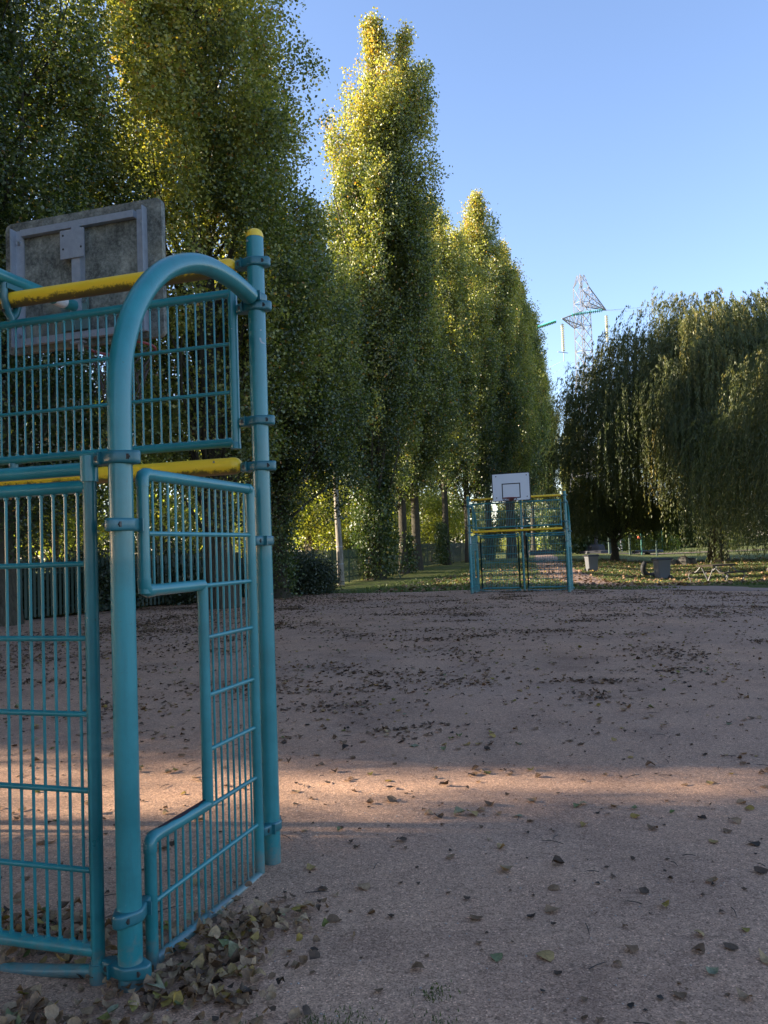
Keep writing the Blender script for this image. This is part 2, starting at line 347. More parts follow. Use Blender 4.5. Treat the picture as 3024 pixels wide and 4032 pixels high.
# ------------------------------------------------------------------ trees (prototype meshes)
ENV = ([0, .05, .12, .25, .4, .55, .7, .82, .90, .96, 1.0], [.40, .62, .82, .97, 1.0, 1.0, .95, .84, .66, .38, .08])
def poplar_meshes(key, seed, H, Rm, n, leaf, leaders=((0, 0, 1.0),), low=0.04, yellow=0.0, trunk=0.32, nbr=150, sig=0.30, hole=0.18, bare=0):
    nbr = int(nbr * 1.4); sig *= 0.78
    rng = np.random.default_rng(seed)
    ld = np.array(leaders)
    li = rng.integers(0, len(ld), nbr)
    zb = H * (low + (0.90 - low) * rng.random(nbr) ** 0.9)
    Ln = H * (0.10 + 0.17 * rng.random(nbr)); Ln = np.minimum(Ln, H * ld[li, 2] - zb); Ln = np.maximum(Ln, 0.6)
    zt = np.minimum(zb + Ln, H * ld[li, 2])
    phi = rng.random(nbr) * 2 * PI
    Rl = Rm / (1.0 if len(ld) == 1 else 1.35)
    env = np.interp(zt / (H * ld[li, 2]), *ENV) * Rl
    tipr = env * (0.45 + 0.6 * rng.random(nbr) ** 0.6)
    btint = rng.normal(0, 0.12, nbr)
    keep = rng.random(nbr) > hole
    w = (Ln * (0.35 + tipr)) * keep; w = w / w.sum(); per = 13; n = int(n * 1.25) // per
    bi = rng.choice(nbr, n, p=w)
    t = 0.12 + 0.95 * rng.random(n) ** 0.75
    def axis_xy(z, l): 
        s = np.clip(z / H, 0, 1) ** 1.5; return ld[l, 0] * s, ld[l, 1] * s
    z = zb[bi] + (zt - zb)[bi] * t
    rad = tipr[bi] * np.clip(t, 0, 1.1) ** 0.6
    ax, ay = axis_xy(z, li[bi])
    ph = phi[bi] + rng.normal(0, 0.10, n)
    s_ = sig * (0.6 + 0.7 * (tipr[bi] / Rm)) * np.where(z / H > 0.9, 0.6, 1)
    P = np.stack([ax + rad * np.cos(ph) + rng.normal(0, 1, n) * s_, ay + rad * np.sin(ph) + rng.normal(0, 1, n) * s_, z + rng.normal(0, 1, n) * s_ * 1.3], 1)
    P = P[P[:, 2] > 0.25]; n = len(P); bi = bi[:n]
    # clumps: drop leaves where a coarse 3-D noise is low, so gaps open in the crown
    g = np.sin(P[:, 0] * 2.1 + seed + 0.5 * np.sin(P[:, 2] * .7)) * np.sin(P[:, 1] * 2.3 + 1.7 * seed) * np.sin(P[:, 2] * 1.0 + 0.6 * seed + P[:, 0] * .5) + 0.35 * np.sin(P[:, 0] * 1.1 + P[:, 1] * 0.9 + 2.2 * seed) * np.sin(P[:, 2] * .55 + seed)
    ok = rng.random(n) < np.clip(0.66 + 1.7 * g, 0.04, 1); P = P[ok]; bi = bi[ok]
    ttw = np.repeat(rng.normal(0, .07, len(P)), per); P = np.repeat(P, per, 0); bi = np.repeat(bi, per); n = len(P)
    P = P + rng.normal(size=P.shape) * leaf * 1.35 * np.array([1, 1, 1.25]); P[:, 2] = np.maximum(P[:, 2], 0.2)
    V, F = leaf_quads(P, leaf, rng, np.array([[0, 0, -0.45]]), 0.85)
    tint = np.clip(0.17 + yellow + btint[bi] + ttw + rng.normal(0, 0.10, n) + 0.48 * (P[:, 2] / H) ** 1.5, 0, 0.97)  # autumn yellowing by height; also puts sunlit tops and shaded lower crowns into colour
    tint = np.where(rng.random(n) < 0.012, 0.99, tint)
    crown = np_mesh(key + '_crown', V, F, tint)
    mb = MB()
    for l in range(len(ld)):
        path = []; rr = []
        for i in range(13):
            q = i / 12; zz = q * H * ld[l, 2] * 0.93; x, y = ld[l, 0] * (q ** 1.5), ld[l, 1] * (q ** 1.5)
            path.append((x + 0.05 * math.sin(3 * q + seed), y + 0.05 * math.cos(4 * q + seed), zz - (0.1 if i == 0 else 0)))
            fl = 1.45 if i == 0 else 1.0
            rr.append(trunk * fl * (1 - q) ** 0.85 + 0.02)
        mb.tube(path, rr, 12)
    for b in range(0, nbr, 2):
        if tipr[b] < 0.5: continue
        x, y = axis_xy(zb[b], li[b]); x2, y2 = axis_xy(zt[b], li[b])
        limb_mesh(mb, (x, y, zb[b]), (x2 + tipr[b] * .8 * math.cos(phi[b]), y2 + tipr[b] * .8 * math.sin(phi[b]), zb[b] + (zt[b] - zb[b]) * 0.92), 0.03 + 0.05 * (1 - zb[b] / H), 0.012, rng, 0.1, 5, 5)
    for q in range(bare):
        a = rng.random() * 2 * PI; z0 = H * (0.1 + 0.2 * rng.random()); z1 = z0 + H * (0.3 + .2 * rng.random()); rr_ = Rm * (0.25 + 0.35 * rng.random())
        limb_mesh(mb, (0, 0, z0), (rr_ * math.cos(a), rr_ * math.sin(a), z1), 0.10, 0.03, rng, 0.04, 7, 6)
    return crown, mb.mesh(key + '_trunk', 60)
def broad_meshes(key, seed, H, Rm, n, leaf, z0, trunk=0.12, lean=0.0):
    rng = np.random.default_rng(seed); nb = 34
    c = unit(rng.normal(size=(nb, 3))) * (rng.random(nb) ** 0.35)[:, None]
    hz = (H - z0) / 2
    C = np.stack([c[:, 0] * Rm, c[:, 1] * Rm, z0 + hz + c[:, 2] * hz], 1)
    bi = rng.integers(0, nb, n); sg = Rm * (0.16 + 0.12 * rng.random(nb))
    P = C[bi] + rng.normal(size=(n, 3)) * sg[bi][:, None] * np.array([1, 1, 0.75])
    P = P[P[:, 2] > 0.3]; bi = bi[:len(P)]
    V, F = leaf_quads(P, leaf, rng, np.array([[0, 0, -0.4]]), 0.8)
    tint = np.clip(0.45 + rng.normal(0, 0.16, nb)[bi] + rng.normal(0, 0.15, len(P)), 0, 1)
    mb = MB(); path = [(0.06 * math.sin(i * 1.3 + seed) + lean * i / 7, 0.06 * math.cos(i * 1.7), i / 7 * H * 0.85 - (0.1 if i == 0 else 0)) for i in range(8)]
    mb.tube(path, [trunk * (1.35 if i == 0 else 1) * (1 - i / 8.2) for i in range(8)], 9)
    for b in range(nb):
        zz = max(z0 * 0.7, C[b, 2] - hz * 0.6)
        limb_mesh(mb, (lean * zz / H, 0, zz), tuple(C[b]), trunk * 0.35, 0.012, rng, 0.12, 5, 5)
    return np_mesh(key + '_crown', V, F, tint), mb.mesh(key + '_trunk', 60)
def willow_meshes(key, seed, H, Rm, ncas, hang, leaf, trunk, bottom, side=None, nlev=0):
    """hanging cascades: strands start at the dome, arch outward and fall as curtains of narrow leaves"""
    rng = np.random.default_rng(seed)
    el = np.arcsin(rng.random(ncas) ** 0.9) ; az = rng.random(ncas) * 2 * PI
    lev = 0.62 + 0.38 * rng.random(ncas) ** 0.4
    lump = 1 + 0.12 * np.sin(3 * az + seed) + 0.10 * np.sin(5 * az + 2 * seed)
    top = np.stack([Rm * lump * lev * np.cos(el) * np.cos(az), Rm * lump * lev * np.cos(el) * np.sin(az), H * (0.40 + 0.60 * np.sin(el) * lev * lump ** 0.5)], 1)
    Ps = []; Ax = []; Ti = []; Sz = []
    mb = MB()
    for c in range(ncas):
        ns = int(rng.integers(12, 22)); ct = rng.normal(0.40, 0.15)
        L = hang * (0.55 + 0.75 * rng.random())
        if side is not None and math.cos(az[c] - side) > 0.55: L *= 0.42
        L = min(L, max(0.8, top[c, 2] - bottom - rng.random() * 1.2))
        for s in range(ns):
            p0 = top[c] + rng.normal(size=3) * np.array([0.7, 0.7, 0.35])
            a = az[c] + rng.normal(0, 0.7); out = 0.35 + 0.6 * rng.random()
            m_ = int(14 + L * 8); q = np.sort(rng.random(m_)); ll = L * (0.72 + 0.4 * rng.random())
            drop = q * ll
            r_ = out * (1 - np.exp(-2.4 * q)) ; up = 0.40 * np.sin(np.minimum(q * 4.5, PI)) * np.exp(-2 * q)
            P = np.stack([p0[0] + r_ * math.cos(a) + 0.10 * np.sin(q * 5 + s), p0[1] + r_ * math.sin(a) + 0.10 * np.cos(q * 4 + s), p0[2] + up - drop * (0.15 + 0.85 * q)], 1)
            P += rng.normal(size=P.shape) * 0.05
            Ps.append(P); Ax.append(np.tile([math.cos(a) * 0.35, math.sin(a) * 0.35, -1.0], (m_, 1)))
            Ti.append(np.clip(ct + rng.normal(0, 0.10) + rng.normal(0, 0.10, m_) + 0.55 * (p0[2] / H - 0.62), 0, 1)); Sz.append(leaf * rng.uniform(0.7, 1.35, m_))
        if c % 3 == 0:
            h0 = min(top[c, 2] * 0.75, H * (0.2 + 0.35 * rng.random()))
            limb_mesh(mb, (0, 0, h0), tuple(top[c]), 0.05 + 0.05 * rng.random(), 0.02, rng, 0.15, 7, 5)
    P = np.concatenate(Ps); A = np.concatenate(Ax); T = np.concatenate(Ti); S = np.concatenate(Sz)
    k = P[:, 2] > bottom * 0.8; P, A, T, S = P[k], A[k], T[k], S[k]
    V, F = leaf_quads(P, S, rng, A, 0.26, 0.30)
    path = [(0.10 * math.sin(i * 1.1 + seed), 0.10 * math.cos(i * .9), H * 0.62 * i / 8 - (0.15 if i == 0 else 0)) for i in range(9)]
    mb.tube(path, [trunk * (1.5 if i == 0 else 1.08 if i == 1 else 1) * (1 - i / 11) for i in range(9)], 14)
    for i in range(6):
        a = i * 1.05 + seed
        limb_mesh(mb, (0, 0, H * (0.2 + 0.04 * i)), (Rm * 0.6 * math.cos(a), Rm * 0.6 * math.sin(a), H * 0.7), trunk * 0.45, 0.05, rng, 0.14, 8, 7)
    return np_mesh(key + '_crown', V, F, T), mb.mesh(key + '_trunk', 60)

def place_tree(kind, meshes, mats, x, y, rz=0.0, s=1.0, sz=None, label=None, cat='tree', group=None, z=None):
    o = empty(kind, (x, y, (tz(x, y) if z is None else z) - 0.03), rz); o.scale = (s, s, sz or s)
    link('crown', meshes[0], o); link('trunk', meshes[1], o)
    if not meshes[0].materials: meshes[0].materials.append(mats[0])
    if not meshes[1].materials: meshes[1].materials.append(mats[1])
    return tag(o, label, cat, group)

# ------------------------------------------------------------------ the goal
HW, DEP = 1.57, 1.21
TUBE = 0.045
def grid_panel(mb, x0, x1, z0, z1, rails, pitch, to, fr=0.025, rr=0.0105, br=0.0056, first=None):
    """framed grille in a vertical plane; to(x,z) gives the 3-D point"""
    mb.tube([to(x0, z0 - fr), to(x0, z1 + fr)], fr); mb.tube([to(x1, z0 - fr), to(x1, z1 + fr)], fr)
    mb.tube([to(x0, z1), to(x1, z1)], fr * 0.97); mb.tube([to(x0, z0), to(x1, z0)], fr * 0.97)
    for z in rails: mb.tube([to(x0, z), to(x1, z)], rr, 10)
    n = max(1, round(abs(x1 - x0) / pitch)); 
    for i in range(1, n):
        x = x0 + (x1 - x0) * i / n
        mb.tube([to(x, z0), to(x, z1)], br, 8)
        for z in (z0 + fr, z1 - fr): mb.tube([to(x, z - 0.006), to(x, z + 0.006)], br * 1.7, 8)
def clamp_mesh():
    mb = MB(); pts = []
    circ = [(0.0, 0.0, 0.0555), (0.092, 0.0, 0.026), (-0.056, 0.0, 0.028)]
    ang = [2 * PI * i / 40 for i in range(40)]
    for a in ang:                                   # convex outline around three circles
        d = (math.cos(a), math.sin(a)); best = max(circ, key=lambda c: c[0] * d[0] + c[2])
        pts.append((best[0] + best[2] * d[0], best[2] * d[1]))
    prof = [(0.86, -0.024), (0.97, -0.020), (1.0, -0.013), (1.0, 0.013), (0.97, 0.020), (0.86, 0.024)]
    vs = []; n = len(pts)
    for k, z in prof: vs += [(p[0] * (1 - (1 - k) * 0.35), p[1] * k, z) for p in pts]
    fs = [(i * n + j, i * n + (j + 1) % n, (i + 1) * n + (j + 1) % n, (i + 1) * n + j) for i in range(len(prof) - 1) for j in range(n)]
    fs += [tuple(range(n - 1, -1, -1)), tuple((len(prof) - 1) * n + j for j in range(n))]
    mb.add(vs, fs)
    mb.k = 1
    for x, h in ((0.085, 0.029), (-0.052, 0.034)):
        for s in (-1, 1):
            mb.tube([(x, s * (h - 0.012), 0), (x, s * (h + 0.0015), 0)], 0.0115, 6)
    mb.k = 0
    mb.box((0.062, 0, 0), (0.006, 0.105, 0.0485))   # flange joint
    return mb.mesh('clamp', 50)
def make_goal():
    root = empty('multisport_goal')
    cm = clamp_mesh(); cm.materials.append(M['teal_dark']); cm.materials.append(M['bolt'])
    def clamp(x, y, z, ang):
        o = link('clamp', cm, root); o.location = (x, y, z); o.rotation_euler = (0, 0, ang); return o
    for s in (-1, 1):
        mb = MB(); mb.tube([(s * HW, 0, -0.25), (s * HW, 0, 3.232)], TUBE, 24)
        post = mb.build('front_post', M['teal'], root)
        c = MB(); c.lathe([(0.0462, 0), (0.0462, 0.010), (0.044, 0.022), (0.038, 0.034), (0.027, 0.043), (0.014, 0.048), (0.002, 0.0495)], (s * HW, 0, 3.2325), 24)
        c.build('cap', M['yellow_cap'], post, 60)
        c = MB(); c.tube([(s * HW - 0.02, -0.0445, 3.205), (s * HW - 0.02, -0.049, 3.205)], 0.006, 8); c.build('rivet', M['bolt_light'], post)
        inw = PI if s > 0 else 0.0
        for z in (3.097, 2.862, 2.261, 2.024): clamp(s * HW, 0, z, inw)
        for z in (1.636, 0.188): clamp(s * HW, 0, z, -PI / 2)
        clamp(s * HW, 0, 2.905, -PI / 2)
        for z in (1.95, 0.066): clamp(s * HW, -DEP, z, inw)
        for z in (1.697, 0.26): clamp(s * HW, -DEP, z, PI / 2)
        # rear post bent over into an arch that meets the front post
        ctl = [(0, -0.25), (0, 0.6), (0, 1.4), (0.0, 2.05), (0.005, 2.22), (0.020, 2.336), (0.058, 2.451), (0.122, 2.570), (0.231, 2.697), (0.372, 2.802), (0.545, 2.880), (0.71, 2.918), (0.888, 2.926), (1.02, 2.917), (1.135, 2.902)]
        pts = []
        for i in range(len(ctl) - 1):
            p0, p1, p2, p3 = ctl[max(0, i - 1)], ctl[i], ctl[i + 1], ctl[min(len(ctl) - 1, i + 2)]
            for q in range(4):
                t = q / 4; w = [(-t + 2 * t * t - t ** 3) / 2, (2 - 5 * t * t + 3 * t ** 3) / 2, (t + 4 * t * t - 3 * t ** 3) / 2, (-t * t + t ** 3) / 2]
                pts.append((s * HW, -DEP + sum(w[j] * p[0] for j, p in enumerate((p0, p1, p2, p3))), sum(w[j] * p[1] for j, p in enumerate((p0, p1, p2, p3)))))
        pts = pts[:1] + pts[4:]; pts.append((s * HW, -DEP + ctl[-1][0], ctl[-1][1]))
        mb = MB(); mb.tube(pts, TUBE, 24); mb.build('rear_post', M['teal'], root, 60)
        # side panel with its stepped opening
        X = s * HW; to = lambda t, z: (X, -DEP + t, z); fr = 0.0242
        mb = MB(); a, b, c_ = 0.140, 0.585, 1.070
        mb.tube([to(a, 1.43), to(a, 1.86)], fr); mb.tube([to(c_, -0.1), to(c_, 1.885)], fr); mb.tube([to(b, 0.478), to(b, 1.44)], fr); mb.tube([to(a, -0.05), to(a, 0.45)], fr)
        mb.tube([to(a + .03, 1.90), to(c_ - .02, 1.896)], fr); mb.tube([to(a + .02, 1.44), to(b, 1.44)], fr); mb.tube([to(a + .03, 0.484), to(b, 0.48)], fr)
        mb.tube([to(a + 0.01, 0.018), to(c_, -0.012)], fr)
        for (t, z, dt, dz) in ((a, 1.90, .05, -.05), (a, 1.44, .05, .05), (a, 0.484, .05, -.05), (c_, 1.896, -.04, -.04)):    # elbow fittings
            mb.tube([to(t, z + dz), to(t, z + dz * .35), to(t + dt * .12, z + dz * .1), to(t + dt * .35, z), to(t + dt, z)], fr * 1.10, 14)
        for (t0, t1, z) in ((a, c_, 1.665), (b, c_, 1.436), (b, c_, 1.205), (b, c_, 0.95), (b, c_, 0.712), (b, c_, 0.468), (a, c_, 0.238)): mb.tube([to(t0, z), to(t1, z)], 0.0105, 10)
        for i in range(15):
            t = 0.2075 + i * 0.0566
            segs = ((1.44, 1.90), (0.0, 0.48)) if t < b + .01 else ((-0.02, 1.90),)
            for (z0, z1) in segs: mb.tube([to(t, z0), to(t, z1)], 0.0056, 8)
        sd = mb.build('side_panel', M['teal'], root)
        w = MB(); vs = []; fs = []
        for i in range(9):                          # paint worn off the top of the lower step
            t = a + 0.06 + i * 0.046; wd = 0.5 + 0.42 * math.sin(PI * i / 8) + 0.1 * math.sin(i * 2.3)
            for k in range(5):
                th = PI / 2 + s * 0.35 + wd * (k / 2 - 1); vs.append((X + 0.0262 * math.cos(th), -DEP + t, 0.4825 + 0.0262 * math.sin(th)))
        for i in range(8):
            for k in range(4): fs.append((i * 5 + k, i * 5 + k + 1, i * 5 + k + 6, i * 5 + k + 5))
        w.add(vs, fs); w.build('worn_patch', M['worn'], sd)
    for nm, z in (('top_bar', 3.098), ('crossbar', 2.036)):
        mb = MB(); e = HW - 0.112; prof = [(0.0, .010), (0.006, .027), (0.018, .038), (0.034, .0443), (0.045, .0455)]
        path = [(-e + d, 0, 0) for d, r_ in prof] + [(0, 0, 0)] + [(e - d, 0, 0) for d, r_ in reversed(prof)]
        rad = [r_ for d, r_ in prof] + [0.0455] + [r_ for d, r_ in reversed(prof)]
        mb.tube(path, rad, 24); mb.k = 1
        for s in (-1, 1): mb.tube([(s * (e - 0.14), -0.038, 0.022), (s * (e - 0.14), -0.0425, 0.0235)], 0.006, 8)
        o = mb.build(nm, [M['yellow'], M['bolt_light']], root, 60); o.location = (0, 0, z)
    mb = MB(); to = lambda x, z: (x, 0, z)
    grid_panel(mb, -1.43, 1.43, 2.160, 2.955, (2.685, 2.427), 0.0565, to)
    for s in (-1, 1):
        mb.tube([to(s * 1.43, 2.125), to(s * 1.43, 2.150), to(s * 1.415, 2.160), to(s * 1.375, 2.160)], 0.0275)
    mb.build('upper_panel', M['teal'], root)
    for s in (-1, 1):                               # two rear panels between sleeves
        to = lambda x, z: (s * x, -DEP, z); mb = MB()
        grid_panel(mb, 0.14, 1.43, 0.115, 1.850, (1.555, 1.271, 0.985, 0.70, 0.405), 0.0553, to, fr=0.0262, rr=0.0112, br=0.0060)
        for x in (0.14, 1.43):
            mb.tube([to(x, -0.1), to(x, 1.93)], 0.0262)
            mb.tube([to(x, 1.868), to(x, 1.966)], 0.0335, 16); mb.tube([to(x, -0.02), to(x, 0.07)], 0.0325, 16)
        mb.tube([to(0.14, 1.918), to(1.43, 1.918)], 0.0262)
        pts = [to(0.14 + 1.29 * q / 12, 0.040 - 0.05 * math.sin(PI * q / 12)) for q in range(13)]
        mb.tube(pts, 0.0245)
        mb.build('rear_panel', M['teal'], root)
    mb = MB(); pts = [(0, -DEP, -0.2), (0, -DEP, 1.0), (0, -DEP, 2.0), (0, -DEP, 2.90)]
    for i in range(1, 11):
        a = PI / 2 * i / 10; pts.append((0, -DEP + 0.31 * (1 - math.cos(a)), 2.905 + 0.312 * math.sin(a)))
    pts += [(0, -0.3, 3.217), (0, 0.3, 3.217), (0, 0.555, 3.217)]
    mb.tube(pts, 0.040, 20); pole = mb.build('support_arm', M['teal'], root, 60)
    def band(y0, y1, nm):                           # sticker wrapped round the arm
        vs = []; fs = []
        for i, y in enumerate((y0, y1)):
            for k in range(15):
                th = R(150) + R(220) * k / 14; vs.append((0.0408 * math.cos(th), y, 3.217 + 0.0408 * math.sin(th)))
        fs = [(k, k + 1, k + 16, k + 15) for k in range(14)]
        b_ = MB(); b_.add(vs, fs); return b_.build(nm, M['sticker'], pole)
    band(0.36, 0.455, 'sticker'); band(0.24, 0.325, 'sticker')
    k_ = MB(); vs = []
    for i in range(7): k_.box((-0.0412 + 0.0012 * abs(i - 3), 0.375 + i * 0.0105, 3.208 + 0.006 * math.sin(i * 2.1)), (0.0022, 0.003, 0.014 + 0.006 * (i % 3)))
    k_.build('handwriting', M['ink'], pole)
    k_ = MB(); k_.lathe([(0.0412, 0), (0.0412, 0.09)], (0, -DEP, 2.07), 18); k_.build('sticker', M['sticker'], pole)
    # bracket that hangs the arm on the top bar
    mb = MB(); mb.tube([(0, -0.058, 3.235), (0, -0.060, 3.10), (0, -0.030, 3.02), (0, 0, 2.99), (0, 0, 2.945)], 0.024, 10)
    mb.tube([(0, 0.058, 3.235), (0, 0.060, 3.10), (0, 0.030, 3.02), (0, 0, 2.99)], 0.024, 10)
    mb.box((0, 0, 3.165), (0.06, 0.13, 0.03)); st_ = MB(); st_.tube([(0, 0, 2.14), (0, 0, 2.07)], 0.026, 12); st_.build('strut', M['teal_dark'], root)
    mb.k = 1; mb.tube([(0, -0.075, 3.19), (0, -0.086, 3.19)], 0.010, 6); mb.tube([(0, -0.068, 3.02), (0, -0.06, 3.02)], 0.010, 6)
    mb.build('arm_bracket', [M['teal_dark'], M['bolt']], root)
    # backboard
    def rrect(w, h, r_, n=6):
        out = []
        for cx, cz, a0 in ((w - r_, h - r_, 0), (-w + r_, h - r_, 90), (-w + r_, -h + r_, 180), (w - r_, -h + r_, 270)):
            for i in range(n + 1):
                a = R(a0 + 90 * i / n); out.append((cx + r_ * math.cos(a), cz + r_ * math.sin(a)))
        return out
    bx, by, bz = 0.03, 0.600, 3.410
    mb = MB(); mb.prism(rrect(0.605, 0.447, 0.045), 0.0, 0.040)
    bd = mb.build('backboard', M['board_back'], root, 30); bd.location = (bx, by, bz)
    f = MB(); f.prism(rrect(0.598, 0.440, 0.04), 0.0405, 0.0435); f.build('front_face', M['board_white'], bd, 30)
    sq = MB()
    for (x, z, w, h) in ((0, 0.105, 0.59, 0.032), (0, -0.345, 0.59, 0.032), (-0.279, -0.12, 0.032, 0.418), (0.279, -0.12, 0.032, 0.418)): sq.box((x, 0.0445, z), (w, 0.003, h))
    sq.build('target_square', M['black'], bd, 0)
    ed = MB(); o1 = rrect(0.606, 0.448, 0.045); o2 = rrect(0.584, 0.426, 0.03); n = len(o1)
    ed.add([(p[0], 0.0450, p[1]) for p in o1] + [(p[0], 0.0450, p[1]) for p in o2], [(i, (i + 1) % n, (i + 1) % n + n, i + n) for i in range(n)])
    ed.build('border_line', M['black'], bd, 0)
    for x in (-0.50, 0.47):
        for z in (0.355, -0.325):
            bl = MB(); bl.tube([(x, 0.0436, z), (x, 0.050, z)], 0.018, 12); bl.build('bolt', M['black'], bd)
    sf = MB()
    for x, s in ((-0.485, 1), (0.465, -1)):
        sf.box((x, -0.0045, -0.01), (0.072, 0.009, 0.79)); sf.box((x - s * 0.033, -0.030, -0.01), (0.007, 0.050, 0.80))
    for z in (0.352, -0.385):
        sf.box((-0.01, -0.024, z), (0.876, 0.040, 0.044))
    sf.box((-0.005, -0.0255, 0.03), (0.066, 0.051, 0.60))
    sf.build('steel_frame', M['galv'], bd, 30)
    pl = MB(); pl.box((-0.025, -0.057, 0.215), (0.180, 0.010, 0.190)); pl.k = 1
    for x, z in ((-0.092, .275), (-0.092, .185), (0.045, .185)): pl.tube([(x, -0.060, z), (x, -0.0632, z)], 0.0075, 10)
    pl.build('mounting_plate', [M['galv'], M['bolt']], bd, 30)
    tp = MB(); tp.box((-0.03, -0.034, -0.245), (0.205, 0.014, 0.205)); tp.k = 1
    tp.tube([(0.05, -0.041, -0.165), (0.05, -0.050, -0.165)], 0.014, 10)
    tp.k = 0; tp.add([(-0.03, -0.042, -0.34), (-0.022, -0.042, -0.34), (-0.022, -0.10, -0.225), (-0.03, -0.10, -0.225), (-0.03, -0.042, -0.225), (-0.022, -0.042, -0.225)], [(0, 1, 2, 3), (0, 3, 4), (1, 5, 2), (4, 3, 2, 5)])
    tp.build('arm_plate', [M['teal'], M['bolt_light']], bd, 30)
    for x in (-0.485, 0.48):
        for z in (0.30, -0.33):
            bb = MB(); bb.tube([(x, -0.009, z), (x, -0.024, z)], 0.014, 8); bb.build('frame_bolt', M['bolt_light'], bd)
    rb = MB(); rb.box((-0.02, -0.02, -0.425), (0.105, 0.035, 0.014)); rb.box((-0.005, -0.015, -0.455), (0.03, 0.02, 0.06)); rb.build('rim_bracket', M['galv'], bd, 30)
    rc = (bx - 0.0, by + 0.045 + 0.15 + 0.225, 3.045)
    mb = MB(); mb.tube([(rc[0] + 0.228 * math.cos(2 * PI * i / 40), rc[1] + 0.228 * math.sin(2 * PI * i / 40), rc[2]) for i in range(41)], 0.010, 8, cap=False)
    mb.box((rc[0], by + 0.0505, rc[2] - 0.02), (0.15, 0.012, 0.10)); 
    for s in (-1, 1):
        mb.tube([(rc[0] + s * 0.06, by + 0.055, rc[2]), (rc[0] + s * 0.15, rc[1] - 0.17, rc[2])], 0.010, 8)
        mb.tube([(rc[0] + s * 0.05, by + 0.055, rc[2] - 0.06), (rc[0] + s * 0.10, rc[1] - 0.205, rc[2] - 0.006)], 0.008, 8)
    rim = mb.build('rim', M['rim'], root)
    mb = MB(); rows = [(0.0, .225), (0.07, .205), (0.14, .178), (0.22, .150), (0.30, .132), (0.36, .128)]; K = 12
    for s in (0, 1):
        for k in range(K):
            pts = []
            for i, (d, r_) in enumerate(rows):
                th = 2 * PI * (k + (0.5 * i if s == 0 else -0.5 * i)) / K
                pts.append((rc[0] + r_ * math.cos(th), rc[1] + r_ * math.sin(th), rc[2] - 0.01 - d))
            mb.tube(pts, 0.0038, 5)
    mb.build('net', M['net'], rim)
    return root
YAW = 0.3008
nx, ny = math.sin(YAW), math.cos(YAW)
Fx, Fy = -0.6312, 4.2186
goal = make_goal()
goal.location = (Fx - HW * math.cos(YAW), Fy + HW * math.sin(YAW), 0); goal.rotation_euler = (0, 0, -YAW)
tag(goal, 'near blue-green steel ball goal, seen from behind with the grey back of its backboard', 'goal', 'goals of the ball court')
far = copy_tree(goal)
far.location = (2.80 + HW * math.cos(YAW), 26.9 - HW * math.sin(YAW), 0); far.rotation_euler = (0, R(0.25), PI - YAW)
tag(far, 'far blue-green steel ball goal facing the camera with a white backboard', 'goal', 'goals of the ball court')
# one long white sticker only the far goal carries on its front post
st = MB()
st.add([(1.57 + 0.0456 * math.cos(th), 0.0456 * math.sin(th), z) for z in (1.60, 1.87) for th in (R(200), R(180), R(160), R(140))], [(0, 1, 5, 4), (1, 2, 6, 5), (2, 3, 7, 6)])
stk = st.build('post_sticker', M['sticker'], far)

# ------------------------------------------------------------------ ground, court, path
def sheet(name, poly_fn, xs, ys, lift, mat, under=0.0):
    X, Y = np.meshgrid(xs, ys); Z = terr(X, Y) + lift
    nxn, nyn = len(xs), len(ys)
    V = np.stack([X.ravel(), Y.ravel(), Z.ravel()], 1)
    i = np.arange(nyn - 1)[:, None] * nxn + np.arange(nxn - 1)[None, :]
    F = np.stack([i, i + 1, i + nxn + 1, i + nxn], -1).reshape(-1, 4)
    o = link(name, np_mesh(name, V, F, None, True), None, [mat]); o['kind'] = 'structure'; return o
xs = np.unique(np.concatenate([np.linspace(-900, -60, 8), np.linspace(-60, 80, 71), np.linspace(80, 900, 8)]))
ys = np.unique(np.concatenate([np.linspace(-300, -20, 5), np.linspace(-20, 160, 91), np.linspace(160, 1500, 10)]))
sheet('ground', None, xs, ys, -0.012, M['grass'])
def edge_jit(p, s, k): return s * (mnoise.noise((p[0] * k, p[1] * k, 3.1)) + 0.6 * mnoise.noise((p[0] * k * 3.3, p[1] * k * 3.3, 8.1)))
court_edge = [(-30, -12), (30, -14), (30, 10), (14.5, 20.5), (11.2, 23.3), (9.0, 25.2), (6.6, 27.2), (4.9, 28.6), (3.0, 29.3), (1.2, 29.2), (-0.4, 29.5), (-2.0, 30.4), (-3.0, 31.2), (-4.4, 30.9), (-5.6, 29.3), (-7.4, 26.0), (-10.0, 21.6), (-11.6, 17), (-12.4, 13), (-13.2, 9.0), (-14.2, 5.0), (-16.5, -3)]
def dense_poly(poly, step, jit, k):
    out = []
    for i in range(len(poly)):
        a = np.array(poly[i]); b = np.array(poly[(i + 1) % len(poly)]); n = max(1, int(np.linalg.norm(b - a) / step))
        for q in range(n):
            p = a + (b - a) * q / n; j = edge_jit(p, jit, k); d = (b - a) / np.linalg.norm(b - a)
            out.append((p[0] - d[1] * j, p[1] + d[0] * j))
    return out
def inside(poly, X, Y):
    c = np.zeros(X.shape, bool); n = len(poly)
    for i in range(n):
        x1, y1 = poly[i]; x2, y2 = poly[(i + 1) % n]
        cond = ((y1 > Y) != (y2 > Y))
        with np.errstate(divide='ignore', invalid='ignore'): xi = (x2 - x1) * (Y - y1) / (y2 - y1 + 1e-12) + x1
        c ^= cond & (X < xi)
    return c
